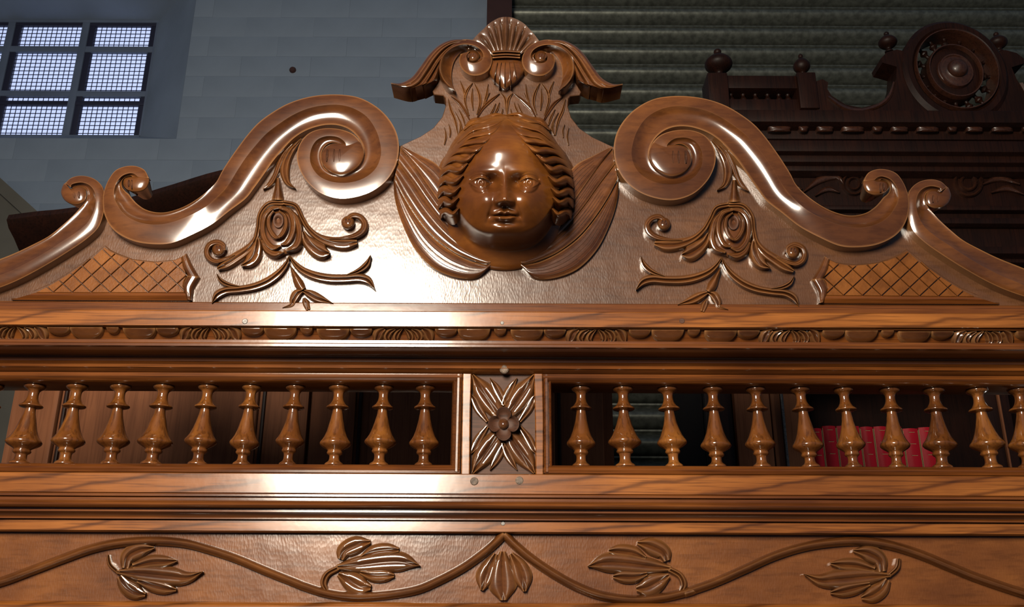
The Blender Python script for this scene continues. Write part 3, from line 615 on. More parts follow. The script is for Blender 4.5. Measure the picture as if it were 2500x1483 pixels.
# ---- incised grass blades on the neck (left half, mirrored)
blades = [([(735, 835), (760, 940), (800, 1040), (825, 1170)], 16), ([(760, 815), (840, 880), (900, 970), (940, 1050)], 18), ([(845, 670), (880, 760), (890, 830)], 12), ([(960, 690), (905, 770), (890, 860), (930, 990)], 16),
          ([(975, 690), (1020, 790), (1030, 880), (1000, 980)], 17), ([(960, 740), (955, 840), (965, 940)], 12), ([(1105, 700), (1090, 800), (1060, 900)], 11), ([(1210, 790), (1120, 860), (1050, 930), (1000, 1020)], 17),
          ([(1225, 785), (1265, 850), (1275, 990)], 15), ([(1210, 870), (1190, 930), (1160, 985)], 11), ([(1175, 880), (1150, 940), (1120, 990)], 9), ([(830, 930), (870, 1010), (890, 1080)], 11), ([(700, 1100), (715, 1180), (700, 1260)], 8),
          ([(740, 1070), (755, 1130), (750, 1190)], 8), ([(840, 1040), (850, 1110), (835, 1170)], 10), ([(1120, 780), (1080, 860), (1070, 900)], 7), ([(800, 960), (850, 1060), (870, 1150)], 8), ([(1240, 930), (1235, 960), (1225, 990)], 7)]
for mir in (False, True):
    for pts, wd in blades:
        spine('carved_blade', z4(pts), np.interp(np.linspace(0, 1, len(pts)), [0, 0.45, 1], [0.6, wd/3.4, 1.2]), 'carve', panel, YP, hA=0.0016, hR=0.0003, hB=0.0016, bA=0.0018, bB=0.0018, n=18, m=4, mirror=mir)

# ---- wings
fe = [([(130, 560), (140, 720), (190, 900), (290, 1110), (440, 1270), (620, 1345), (780, 1350), (885, 1270)], [(135, 575), (225, 740), (330, 900), (450, 1040), (600, 1150), (740, 1220), (850, 1245), (897, 1232)]),
      ([(140, 560), (225, 725), (330, 885), (450, 1025), (600, 1140), (740, 1205), (850, 1238), (890, 1235)], [(165, 440), (290, 600), (400, 760), (520, 910), (650, 1040), (780, 1130), (870, 1180), (900, 1200)]),
      ([(165, 445), (285, 605), (395, 765), (515, 915), (645, 1045), (775, 1135), (865, 1185), (900, 1200)], [(186, 318), (320, 490), (430, 650), (540, 810), (660, 950), (780, 1060), (880, 1110), (920, 1150)]),
      ([(186, 325), (315, 495), (425, 655), (535, 815), (655, 955), (775, 1065), (875, 1115), (920, 1150)], [(190, 310), (340, 385), (480, 465), (600, 640), (700, 860), (780, 980), (860, 1040), (930, 1080)])]
for mir in (False, True):
    wg = empty('wing'); wg.parent = cab
    slab('wing_base', z5([(132, 560), (142, 720), (192, 900), (292, 1108), (442, 1266), (622, 1340), (778, 1344), (880, 1268), (930, 1150), (760, 700), (600, 640), (480, 466), (340, 388), (192, 314), (165, 450)]), 'field', wg, YP, 0.0045, 0.0, 0.001, mirror=mir)
    for k, (a_, b_) in enumerate(fe):
        a_, b_ = z5(a_), z5(b_)
        f = ribbon('feather', a_, a_*0.45+b_*0.55, b_, 'carve', wg, YP, (0.005 if k == 0 else 0.0086+0.0018*k), 0.0092+0.0020*k, 0.0075+0.002*k, 0.0016, 0.0008, back=0.001, n=44, m=6, mirror=mir)
        # barb lines
        for q in (0.2, 0.36, 0.52, 0.68, 0.84):
            c_ = a_*(1-q)+b_*q; u = q/0.55 if q < 0.55 else (q-0.55)/0.45
            h_ = (0.005 if k == 0 else 0.0086+0.0018*k)*(1-u)+(0.0092+0.0020*k)*u+0.0064*u*(1-u) if q < 0.55 else (0.0092+0.0020*k)*(1-u)+(0.0075+0.002*k)*u+0.0032*u*(1-u)
            spine('barb', c_[1:-1], np.array([0.2]+[0.9]*(len(c_)-4)+[0.2]), 'groove', f, YP, hA=h_+0.0001, hR=h_+0.0004, hB=h_+0.0001, n=30, m=1, back=0.0, mirror=mir)

# ---- cherub head
HC = np.array([1232., 462.])
ho = cr([(1232, 283), (1288, 290), (1340, 322), (1376, 380), (1394, 450), (1392, 522), (1372, 582), (1334, 628), (1284, 654), (1232, 662),
         (1180, 654), (1130, 628), (1092, 582), (1072, 522), (1070, 450), (1088, 380), (1124, 322), (1176, 290)], 180, True)
_oa = np.arctan2(ho[:, 1]-HC[1], ho[:, 0]-HC[0]); _or = np.hypot(ho[:, 1]-HC[1], ho[:, 0]-HC[0])
_ix = np.argsort(_oa); _oa, _or = _oa[_ix], _or[_ix]
HD = 0.094
def G(x, y, cx, cy, sx, sy=None):
    sy = sy or sx; return math.exp(-0.5*(((x-cx)/sx)**2+((y-cy)/sy)**2))
def sstep(a, b, x):
    t = min(1, max(0, (x-a)/(b-a))); return t*t*(3-2*t)
def head_base(x, y):
    dx, dy = x-HC[0], y-HC[1]; r = math.hypot(dx, dy); R_ = float(np.interp(math.atan2(dy, dx), _oa, _or, period=2*math.pi))
    rho = min(r/R_, 1.0); b = max(0.0, 1-rho**2.8)**0.6; return HD*b+0.00020*(478-y)*b
def head_h(x, y):
    b = head_base(x, y); h = b; ax = abs(x-1232.0); X = x-1232.0
    h += 0.0115*G(x, y, 1230, 340, 60, 40)                                          # forehead
    h += 0.0036*G(ax, y, 54, 418, 24, 9) + 0.0012*G(ax, y, 26, 420, 14, 8)          # brow
    h -= 0.0090*G(ax, y, 30, 446, 9, 11) + 0.0062*G(ax, y, 46, 447, 20, 15)         # sockets, deep beside the nose
    # eyeball under almond lids
    ex = ax-59.5; ey = y-447.0; er = math.hypot(ex, ey)
    h += 0.0062*max(0, 1-(er/25)**2)**0.8 if er < 25 else 0
    lid = ey+13.5*(1-min(1, (ex/27)**2)) if abs(ex) < 27 else 99
    h += 0.0024*math.exp(-(lid/2.6)**2)*(1 if abs(ex) < 27 else 0)                   # upper lid
    h -= 0.0020*math.exp(-((lid+6.0)/2.4)**2)*(1 if abs(ex) < 25 else 0)             # crease above it
    low = ey-9.5*(1-min(1, (ex/25)**2)) if abs(ex) < 25 else 99
    h += 0.0014*math.exp(-(low/2.2)**2)
    if lid > 0:
        h -= 0.0014*math.exp(-((er-10.5)/1.4)**2)*(1 if low < 1 else 0.3)            # iris ring
    h -= 0.0022*math.exp(-(math.hypot(ex+1, ey+1)/3.4)**2)                           # pupil
    # nose
    t = sstep(422, 482, y)
    h += (0.0055+0.0095*t)*math.exp(-0.5*(X/(7.5+4.0*t))**2)*sstep(404, 440, y)*(1-sstep(489, 506, y))
    h += 0.0068*G(x, y, 1232, 484, 10.5, 10) + 0.0062*G(ax, y, 16.5, 493, 7, 6.5)
    h -= 0.0016*G(ax, y, 27, 496, 4.0, 8)
    # muzzle and lips
    h += 0.0065*G(x, y, 1231, 521, 33, 22)
    bow = 2.2*math.exp(-((ax-8)/6.0)**2)-1.4*math.exp(-(ax/4.0)**2)
    h += 0.0046*math.exp(-(ax/26.0)**4)*math.exp(-((y-(518.5-bow+0.004*ax*ax))/4.8)**2)
    h += 0.0060*math.exp(-(ax/23.0)**4)*math.exp(-((y-(534.0-0.006*ax*ax))/5.6)**2)
    h -= 0.0050*math.exp(-(ax/31.0)**6)*math.exp(-((y-(526.0+0.4*math.cos(ax/6)+0.002*ax*ax))/2.0)**2)
    h -= 0.0022*G(ax, y, 34, 528, 5, 5)
    h -= 0.0016*G(x, y, 1232, 508, 3.0, 5)                                           # philtrum
    h -= 0.0040*G(x, y, 1231, 545.5, 22, 4.5)
    h += 0.0100*G(ax, y, 46, 484, 24, 22) + 0.0060*G(ax, y, 62, 520, 30, 28)         # cheeks
    t = (y-498)/46.0
    if 0 < t < 1.2:
        fx = 30+13*t; h -= 0.0016*math.exp(-((ax-fx)/4.5)**2)*math.sin(math.pi*t/1.2)
    h += 0.0085*G(x, y, 1230, 558, 24, 14) + 0.003*G(ax, y, 40, 552, 28, 20)         # chin
    q = (X/70.0)**2; yj = 581-8*q-6*q*q
    h -= 0.052*sstep(yj-13, yj+36, y)*b/HD                                           # under the jaw
    return max(h, 0.002) if b > 0.004 else h
ns, nrg = 220, 130
rows = []
for i in range(nrg+1):
    rho = math.sin(math.pi/2*(1-i/(nrg+0.5)))
    a = np.linspace(0, 2*math.pi, ns, endpoint=False); rad = np.interp(np.arctan2(np.sin(a), np.cos(a)), _oa, _or, period=2*math.pi)
    q = HC+np.stack([np.cos(a)*rad*rho, np.sin(a)*rad*rho], 1)
    hh = np.array([head_h(x, y)*(1 if i else 0) for x, y in q])
    rows.append(W(q, YP-hh))
bk = rows[0].copy(); bk[:, 1] = YP+0.002
rows = [bk]+rows
head = part('cherub_head', np.vstack(rows), grid_faces(len(rows), ns, loop_m=True)+[tuple((len(rows)-1)*ns+j for j in range(ns))], 'face', cab, 80)
tag(head, 'dark glossy cherub face carved nearly in the round')
locks = [([(712, 48), (610, 46), (500, 84), (405, 100), (330, 172)], 34), ([(702, 72), (612, 112), (500, 138), (392, 172), (275, 285)], 40), ([(675, 112), (592, 185), (490, 205), (382, 228), (238, 340)], 42), ([(615, 195), (522, 268), (420, 274), (312, 296), (186, 400)], 44),
         ([(525, 295), (432, 356), (330, 346), (240, 368), (136, 480)], 45), ([(435, 378), (352, 438), (260, 420), (180, 448), (100, 552)], 46), ([(368, 468), (290, 530), (205, 506), (138, 540), (82, 628)], 46), ([(328, 572), (250, 630), (170, 602), (112, 640), (72, 718)], 46),
         ([(302, 672), (230, 728), (155, 698), (102, 738), (78, 806)], 44), ([(288, 768), (222, 822), (155, 792), (110, 832), (94, 886)], 42), ([(292, 862), (236, 920), (176, 892), (132, 908), (126, 958)], 38)]
for mir in (False, True):
    for k, (pts, wd) in enumerate(locks):
        n_ = len(pts); env = np.interp(np.linspace(0, 1, n_), [0, 0.3, 0.75, 1], [0.3, 1.0, 0.95, 0.25])
        zp = zf(pts)
        if mir: zp = zp+np.array([0, (k % 3)*2.0-1.5])
        lk = spine('hair_lock', zp, env*wd/3.617*0.92, 'face', head, YP, hA=-0.002, hR=[0.006, 0.0145, 0.0125, 0.0155, 0.008], hB=-0.002, bA=0.0042, bB=0.0048, n=34, m=7, back=0.02, mirror=mir, hf=head_base, off=np.linspace(0.55, -0.6, 34))
        st = spine('hair_strand', zp[1:-1]+np.array([0, 2.2]), np.array([0.3, 1.3, 0.3]), 'groove', lk, YP, hA=0.0090, hR=0.0098, hB=0.0090, n=12, m=1, back=0.0, mirror=mir, hf=head_base)

# ---- rose sprays
def spray(mir):
    sp = empty('rose_spray'); sp.parent = cab
    def lf(name, zz, pts, ws, sc_, hE=0.003, hM=0.008, bul=0.004, n=30, mat='carve', vein=True, hs=None):
        return spine(name, zz(pts), np.array(ws)/sc_, mat, sp, YP, hA=hE, hR=hM if hs is None else hs, hB=hE, bA=bul, bB=bul, n=n, m=5, mirror=mir)
    lf('leaf', z2, [(895, 965), (825, 915), (797, 820), (810, 720), (860, 620), (950, 515)], [2, 26, 42, 42, 32, 8], 3.707, 0.003, 0.005, 0.003)
    lf('leaf', z2, [(600, 972), (665, 925), (710, 850), (750, 740), (800, 640), (870, 560)], [2, 24, 24, 24, 20, 5], 3.707, 0.003, 0.006, 0.002)
    lf('calyx', z2, [(738, 870), (738, 960), (735, 1068)], [16, 33, 55], 3.707, 0.003, 0.011, 0.002, n=14)
    lf('sepal', z3, [(980, 165), (820, 175), (720, 290), (695, 450), (660, 590), (570, 700), (440, 790), (330, 860), (235, 910)], [30, 32, 30, 28, 36, 52, 62, 58, 18], 4.633, 0.004, 0.006, 0.004, 44)
    lf('tendril', z3, [(430, 750), (330, 800), (220, 830), (140, 790), (115, 710), (150, 640), (230, 612), (300, 645), (310, 700)], [12, 25, 30, 36, 36, 36, 36, 34, 26], 4.633, 0.004, 0.010, 0.003, 44)
    lf('sepal', z3, [(690, 560), (685, 650), (650, 760), (590, 835), (500, 875)], [20, 55, 78, 58, 6], 4.633, 0.005, 0.006, 0.005)
    lf('sepal', z3, [(980, 160), (1120, 200), (1190, 330), (1260, 450), (1370, 550), (1520, 610), (1680, 625), (1815, 610)], [30, 30, 30, 32, 42, 62, 74, 30], 4.633, 0.004, 0.006, 0.004, 44)
    lf('tendril', z3, [(1500, 570), (1650, 565), (1790, 540), (1880, 480), (1900, 400), (1850, 330), (1770, 310), (1705, 345)], [8, 20, 35, 42, 40, 38, 36, 28], 4.633, 0.004, 0.010, 0.003, 44)
    lf('sepal', z3, [(1205, 490), (1245, 585), (1325, 665), (1420, 720), (1500, 735)], [20, 60, 86, 88, 24], 4.633, 0.005, 0.006, 0.005)
    for cx, cy in ((248, 692), (1712, 388)):
        b_ = dome('tendril_bud', z3(ell(cx, cy, 76, 76)), 'carve', sp, YP, 0.004, 0.014, n=24, rings=6, mirror=mir)
        notch(b_, [(cx-22, cy-45, cx-20, cy+5), (cx+12, cy-45, cx+14, cy+5)], YP, z3, 0.0142, mir)
    # rose: body and nested petals
    dome('rose_heart', z3([(720, 540), (732, 390), (790, 270), (880, 205), (970, 198), (1080, 240), (1150, 340), (1192, 500), (1190, 620), (1130, 705), (1040, 735), (960, 760), (850, 760), (770, 700), (725, 620)]), 'carve', sp, YP, 0.003, 0.010, 0.45, n=44, rings=8, mirror=mir)
    for pts, wd, h_ in (([(735, 590), (790, 690), (880, 740), (985, 720)], [16, 40, 46, 14], 0.012), ([(1050, 240), (1130, 350), (1165, 520), (1125, 650), (1010, 705)], [14, 38, 42, 44, 16], 0.013),
                        ([(960, 215), (850, 230), (770, 320), (748, 450), (775, 580), (860, 670), (950, 650)], [16, 30, 36, 36, 40, 40, 12], 0.015), ([(930, 222), (1040, 260), (1090, 370), (1085, 500), (1030, 610), (950, 640)], [14, 28, 34, 36, 36, 12], 0.0155),
                        ([(870, 255), (818, 340), (822, 450), (880, 545), (940, 560)], [12, 26, 30, 32, 10], 0.018), ([(930, 255), (1000, 320), (1010, 430), (960, 530), (900, 555)], [12, 24, 28, 28, 8], 0.0185)):
        n_ = 24
        spine('petal', z3(pts), np.array(wd)/4.633, 'carve', sp, YP, hA=h_-0.006, hR=h_, hB=h_-0.006, bA=0.0028, bB=0.0028, n=n_, m=5, mirror=mir)
    dome('rose_bud', z3(ell(922, 362, 58, 84)), 'groove', sp, YP, 0.013, 0.0135, dish=0.007, n=24, rings=6, mirror=mir)
    st = [([(1050, 765), (1010, 860), (930, 960), (800, 1055), (650, 1115), (480, 1145), (330, 1160), (230, 1210), (172, 1302)], [8, 28, 42, 48, 45, 42, 44, 44, 3]), ([(500, 1115), (370, 1095), (275, 1045), (228, 965)], [8, 28, 28, 3]),
          ([(1055, 765), (1110, 850), (1200, 930), (1340, 990), (1500, 1020), (1680, 1022), (1830, 1012), (1940, 1045), (2018, 1138)], [8, 30, 42, 50, 52, 50, 52, 46, 3]), ([(1690, 985), (1830, 935), (1925, 860), (1968, 755)], [8, 30, 36, 4])]
    for pts, wd in st: lf('stem', z3, pts, wd, 4.633, 0.003, 0.004, 0.0048, 44)
    lf('stem', z3, [(1058, 870), (1108, 980), (1158, 1080), (1200, 1145)], [5, 34, 56, 40], 4.633, 0.003, 0.011, 0.002, 18)
    lf('leaf', z3, [(1195, 1160), (1135, 1195), (1095, 1262), (1070, 1320), (970, 1352)], [20, 52, 48, 28, 2], 4.633, 0.003, 0.004, 0.004)
    lf('leaf', z3, [(1205, 1160), (1290, 1200), (1390, 1250), (1545, 1302)], [20, 50, 50, 2], 4.633, 0.003, 0.004, 0.004)
    lf('leaf', z3, [(1212, 1240), (1236, 1300), (1262, 1372)], [16, 46, 36], 4.633, 0.003, 0.007, 0.003, 14)
for mir in (False, True): spray(mir)

# ---- lattice panels
lat_in = z1([(945, 832), (1000, 868), (1050, 892), (1120, 920), (1200, 942), (1300, 958), (1400, 966), (1500, 962), (1580, 947), (1640, 920), (1655, 1000), (1695, 1085), (1665, 1130), (1655, 1175), (1665, 1240), (330, 1240), (440, 1180), (530, 1128), (620, 1072), (780, 960)])
lat_out = z1([(100, 1306), (330, 1205), (440, 1158), (530, 1105), (620, 1050), (780, 938), (945, 808), (1000, 850), (1060, 880), (1200, 932), (1400, 955), (1580, 938), (1690, 888), (1740, 990), (1806, 1105), (1750, 1205), (1735, 1312)])
def clip(P, a, b, c):
    """keep a*x+b*y<=c"""
    out = []
    for i in range(len(P)):
        p, q = P[i], P[(i+1) % len(P)]; dp, dq = a*p[0]+b*p[1]-c, a*q[0]+b*q[1]-c
        if dp <= 0: out.append(p)
        if dp*dq < 0: t = dp/(dp-dq); out.append(p+(q-p)*t)
    return out
for mir in (False, True):
    lp = slab('lattice_panel', lat_out, 'field', cab, YP, 0.0035, 0.0, 0.002, mirror=mir)
    s_ = 172/3.707; g_ = 0.95
    x0_, y0_ = z1([(480, 1240)])[0]
    for i in range(-9, 13):
        for j in range(-9, 16):
            u_a, u_b = i*s_+1.6, (i+1)*s_-1.6; v_a, v_b = j*s_+1.6, (j+1)*s_-1.6
            P = [p for p in lat_in]
            k1 = 1/0.95; k2 = 1/0.90
            for a, b, c in ((1, -k1, u_b), (-1, k1, -u_a), (1, k2, v_b), (-1, -k2, -v_a)):
                P = clip([np.asarray(p) for p in P], a, b, c+(a*x0_+b*y0_)) if len(P) > 2 else []
            if len(P) > 2:
                P = np.array(P); ar = abs(np.sum(P[:, 0]*np.roll(P[:, 1], -1)-np.roll(P[:, 0], -1)*P[:, 1]))/2
                if ar > 14: slab('lozenge', P, 'lat', lp, YP, 0.0068, 0.0, 0.0006, mirror=mir)
    for a_, b_ in (([(1640, 918), (1658, 1010), (1697, 1088)], [(1692, 886), (1745, 1000), (1808, 1105)]), ([(1697, 1088), (1658, 1170), (1668, 1240), (1690, 1300)], [(1808, 1105), (1752, 1200), (1742, 1260), (1736, 1312)])):
        a_, b_ = z1(a_), z1(b_)
        ribbon('border_moulding', a_, (a_+b_)/2, b_, 'scroll', lp, YP, 0.005, 0.009, 0.003, 0.002, 0.002, n=20, m=6, mirror=mir)
    a_, b_ = z1([(330, 1240), (900, 1240), (1665, 1240)]), z1([(105, 1306), (800, 1309), (1735, 1312)])
    ribbon('border_moulding', a_, a_*0.6+b_*0.4, b_, 'mould', lp, YP, 0.0055, 0.007, 0.0035, 0.0, 0.0, n=10, m=3, mirror=mir)

# ---- vine along the frieze
vine_px = np.vstack([zv0([(-250, 900), (0, 838), (200, 765), (420, 682), (620, 612), (820, 572), (1050, 560), (1250, 575), (1400, 612), (1600, 678), (1800, 762), (2000, 842)]), zv([(-10, 562), (130, 604), (300, 625), (500, 615), (700, 582), (850, 520), (1000, 440), (1120, 355), (1200, 288), (1266, 222)])])
vine_r = np.vstack([zv([(1266, 222), (1330, 288), (1450, 388), (1600, 488), (1750, 568), (1900, 620), (2100, 645), (2300, 628), (2480, 585)]), zv2([(200, 912), (400, 842), (600, 755), (800, 665), (1000, 602), (1200, 570), (1400, 562), (1600, 590), (1800, 652), (2000, 735), (2200, 815), (2500, 915), (2750, 980)])])
for v_ in (vine_px, vine_r):
    spine('vine_stem', v_, np.full(len(v_), 11.5), 'carve', frieze, YF, hA=0.002, hR=0.011, hB=0.003, bA=0.003, bB=0.002, n=120, m=5)
def vleaf(zz, s_, lobes, mir):
    o = None
    for i, (pts, ws) in enumerate(lobes):
        q = spine('vine_leaf' if o is None else 'leaf_lobe', zz(pts), np.array(ws)/s_*1.22, 'carve', frieze, YF, hA=0.003, hR=0.0045 if i else 0.0055, hB=0.003, bA=0.0042, bB=0.0042, n=22, m=5, mirror=mir)
        o = o or q
L1 = [([(790, 770), (950, 780), (1150, 800), (1270, 808), (1378, 768)], [10, 50, 56, 36, 2]), ([(850, 745), (868, 665), (945, 620), (1045, 605)], [25, 42, 46, 8]), ([(900, 735), (1020, 705), (1120, 700), (1198, 694)], [20, 40, 36, 8]),
      ([(810, 800), (855, 865), (920, 908), (985, 925)], [20, 45, 46, 14]), ([(930, 830), (1030, 858), (1120, 880), (1195, 892)], [15, 40, 38, 10]), ([(735, 655), (748, 720), (805, 775)], [10, 15, 14])]
L2 = [([(190, 435), (330, 420), (500, 402), (620, 402), (724, 426)], [15, 45, 56, 50, 2]), ([(215, 385), (240, 330), (320, 290), (405, 272)], [20, 42, 46, 12]), ([(350, 370), (430, 338), (520, 326), (588, 325)], [12, 38, 38, 15]),
      ([(200, 480), (270, 520), (340, 558), (408, 568)], [15, 50, 55, 18]), ([(340, 470), (420, 490), (500, 490), (558, 490)], [12, 35, 35, 12]), ([(130, 595), (105, 540), (130, 480), (200, 440)], [10, 18, 18, 16])]
for mir in (False, True): vleaf(zv0, 2.778, L1, mir); vleaf(zv, 2.632, L2, mir)
vleaf(zv, 2.632, [([(1255, 335), (1252, 450), (1256, 560), (1260, 648)], [18, 60, 76, 20]), ([(1210, 350), (1172, 430), (1142, 510), (1122, 585)], [14, 42, 52, 10]), ([(1310, 350), (1358, 430), (1385, 510), (1398, 592)], [14, 45, 52, 10])], False)

# ================================================================== furniture behind
# ---- armoire with an arched cornice, seen over and through the gallery
YA = 0.55
ar_x0, ar_x1 = w1(52, 800, YA)[0], w1(1500, 1050, YA)[0]
arm = empty('armoire', ((ar_x0+ar_x1)/2, YA, 0)); tag(arm, 'dark brown armoire with arched cornice standing behind the left half of the gallery', 'armoire')
zsp = zy(600, YA)
box('carcass', ar_x0, ar_x1, YA+0.02, YA+0.55, 0.02, zsp-0.02, 'awood', arm)
arch = cr([(30, 527), (100, 518), (170, 511), (300, 490), (420, 455), (560, 415), (760, 388), (960, 415), (1100, 455), (1220, 490), (1350, 511), (1430, 518), (1490, 527)], 60)
aw = W(arch, YA-0.06)
prof = [(0.02, 0.0), (-0.012, -0.004), (-0.016, -0.016), (-0.004, -0.028), (0.02, -0.038), (0.05, -0.055), (0.6, -0.055), (0.6, 0.0)]
V = []
for i, p in enumerate(aw):
    e = max(0, 1-min(i, 59-i)/2.0)
    for y, z in prof: V.append((p[0]+(0.02*e if i > 30 else -0.0), p[1]+y, p[2]+z))
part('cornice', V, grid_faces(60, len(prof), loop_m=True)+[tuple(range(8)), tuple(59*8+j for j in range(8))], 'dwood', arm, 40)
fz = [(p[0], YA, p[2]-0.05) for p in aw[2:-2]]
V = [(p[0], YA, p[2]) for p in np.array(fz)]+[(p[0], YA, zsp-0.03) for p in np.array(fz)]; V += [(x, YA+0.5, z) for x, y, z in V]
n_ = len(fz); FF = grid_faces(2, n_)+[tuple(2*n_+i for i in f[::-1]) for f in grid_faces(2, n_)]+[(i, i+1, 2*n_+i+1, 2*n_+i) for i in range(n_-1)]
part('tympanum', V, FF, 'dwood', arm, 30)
stx = [w1(x, 1050, YA)[0] for x in (500, 625, 755, 800, 850, 893, 1110, 1350, 1400, 1440)]
zt2, zb2 = zsp-0.05, 0.12
def mould_strip(x0, x1, par, mat='awood', d=0.012): return box('door_moulding', x0, x1, YA+0.02-d, YA+0.021, zb2, zt2, mat, par, 0.003)
cxa = (ar_x0+ar_x1)/2
for a, b in ((ar_x0+0.02, cxa-0.003), (cxa+0.003, ar_x1-0.02)):
    d = box('door', a, b, YA-0.002, YA+0.02, zb2, zt2, 'awood', arm, 0.003)
    wd = b-a
    for u in (0.16, 0.84):
        box('door_moulding', a+wd*u-0.016, a+wd*u-0.004, YA-0.016, YA, zb2+0.1, zt2-0.1, 'awood', d, 0.003); box('door_moulding', a+wd*u+0.002, a+wd*u+0.008, YA-0.010, YA, zb2+0.1, zt2-0.1, 'dwood', d, 0.002)
    box('door_panel', a+wd*0.2, b-wd*0.2, YA-0.008, YA, zb2+0.14, zt2-0.14, 'awood', d, 0.004)
box('plinth', ar_x0-0.01, ar_x1+0.01, YA-0.015, YA+0.55, 0.0, 0.12, 'awood', arm, 0.004)

# ---- the sloping board at the far left
ob = w1(0, 445, 1.25); oc = w1(85, 522, 1.25)
sb = empty('stair_panel', (ob[0]-0.5, 1.25, 0)); 
dx = oc[0]-ob[0]; dz = oc[2]-ob[2]; L_ = math.hypot(dx, dz)
pA = np.array([ob[0]-dx*4, 1.25, ob[2]-dz*4]); pB = np.array([oc[0]+dx*2.2, 1.25, oc[2]+dz*2.2])
V = [(pA[0], 1.25, pA[2]), (pB[0], 1.25, pB[2]), (pB[0], 1.25, 0.0), (pA[0], 1.25, 0.0)]; V += [(x, y+0.04, z) for x, y, z in V]
part('board', V, [(0, 1, 2, 3), (7, 6, 5, 4), (0, 4, 5, 1), (1, 5, 6, 2), (2, 6, 7, 3), (3, 7, 4, 0)], 'olive', sb, 30)
V = [(pA[0], 1.23, pA[2]+0.012), (pB[0], 1.23, pB[2]+0.012), (pB[0], 1.23, pB[2]-0.03), (pA[0], 1.23, pA[2]-0.03)]; V += [(x, y+0.08, z) for x, y, z in V]
part('edge_rail', V, [(0, 1, 2, 3), (7, 6, 5, 4), (0, 4, 5, 1), (1, 5, 6, 2), (2, 6, 7, 3), (3, 7, 4, 0)], 'olive', sb, 30)
tag(sb, 'dull olive-grey sloping stair panel at the left edge beside the armoire', 'panel')

# ---- tall dark bookcase on the right
YC = 0.80
def bX(x, y=180): return w1(x, y, YC)[0]
def bZ(y, x=2100): return w1(x, y, YC)[2]
bc_x0 = w1(1722, 1000, YC)[0]; bc_xc = w1(2326, 180, YC)[0]; bc_x1 = 2*bc_xc-bc_x0
bc = empty('tall_bookcase', (bc_xc, YC, 0)); tag(bc, 'tall dark carved bookcase with wheel crest and urn finials behind the right side', 'bookcase')
zcor = bZ(296)                                   # top of body / underside of the crest rail
# body: sides, back, shelves, stiles
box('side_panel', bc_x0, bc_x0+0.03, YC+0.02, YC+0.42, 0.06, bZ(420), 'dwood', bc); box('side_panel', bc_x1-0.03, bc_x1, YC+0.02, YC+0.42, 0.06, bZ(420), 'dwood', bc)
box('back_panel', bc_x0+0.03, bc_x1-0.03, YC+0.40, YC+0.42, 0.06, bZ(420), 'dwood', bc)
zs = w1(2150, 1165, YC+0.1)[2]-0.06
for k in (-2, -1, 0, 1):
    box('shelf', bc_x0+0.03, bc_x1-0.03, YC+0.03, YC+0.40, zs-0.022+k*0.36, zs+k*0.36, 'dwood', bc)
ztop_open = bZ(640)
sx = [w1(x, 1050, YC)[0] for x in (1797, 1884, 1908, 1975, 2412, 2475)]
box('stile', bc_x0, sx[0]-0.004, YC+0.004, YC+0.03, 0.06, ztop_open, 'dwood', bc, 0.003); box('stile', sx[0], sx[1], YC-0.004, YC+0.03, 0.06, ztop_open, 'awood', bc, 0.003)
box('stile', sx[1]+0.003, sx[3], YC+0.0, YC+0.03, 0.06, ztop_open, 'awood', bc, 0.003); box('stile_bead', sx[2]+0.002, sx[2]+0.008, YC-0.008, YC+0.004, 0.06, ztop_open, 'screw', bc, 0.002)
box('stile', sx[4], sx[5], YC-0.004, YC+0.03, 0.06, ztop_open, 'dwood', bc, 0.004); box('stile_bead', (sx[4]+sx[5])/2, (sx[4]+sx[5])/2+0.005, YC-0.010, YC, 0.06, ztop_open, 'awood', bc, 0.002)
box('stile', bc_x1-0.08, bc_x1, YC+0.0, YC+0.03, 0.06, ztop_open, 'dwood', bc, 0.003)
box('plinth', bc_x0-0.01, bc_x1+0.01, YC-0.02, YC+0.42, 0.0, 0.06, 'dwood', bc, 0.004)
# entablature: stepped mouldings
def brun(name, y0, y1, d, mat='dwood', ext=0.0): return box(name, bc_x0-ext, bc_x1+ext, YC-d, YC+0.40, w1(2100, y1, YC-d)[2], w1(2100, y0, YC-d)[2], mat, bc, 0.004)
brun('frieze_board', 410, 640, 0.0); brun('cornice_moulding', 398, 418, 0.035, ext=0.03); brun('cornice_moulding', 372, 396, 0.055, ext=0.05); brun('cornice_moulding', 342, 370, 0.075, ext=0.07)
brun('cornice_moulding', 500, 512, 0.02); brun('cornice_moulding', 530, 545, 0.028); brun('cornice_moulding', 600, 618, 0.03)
brun('dentil_board', 300, 340, 0.045, ext=0.045); brun('cornice_moulding', 268, 298, 0.085, ext=0.08)
# row of carved tongues
YT = YC-0.045
x = 1868.0
tw = [(72, 0), (40, 1), (58, 0), (72, 0), (42, 1), (60, 0), (72, 0), (42, 1), (60, 0), (70, 0), (42, 1), (60, 0), (72, 0), (42, 1)]
for wd, kd in tw:
    q = [(x+2, 303), (x+wd-4, 303), (x+wd-10, 316), (x+wd-14, 323), (x+12, 323), (x+6, 314)]
    dome('carved_tongue', q, 'cwood', bc, YT, 0.008, 0.022, n=20, rings=4, back=0.002); x += wd+3
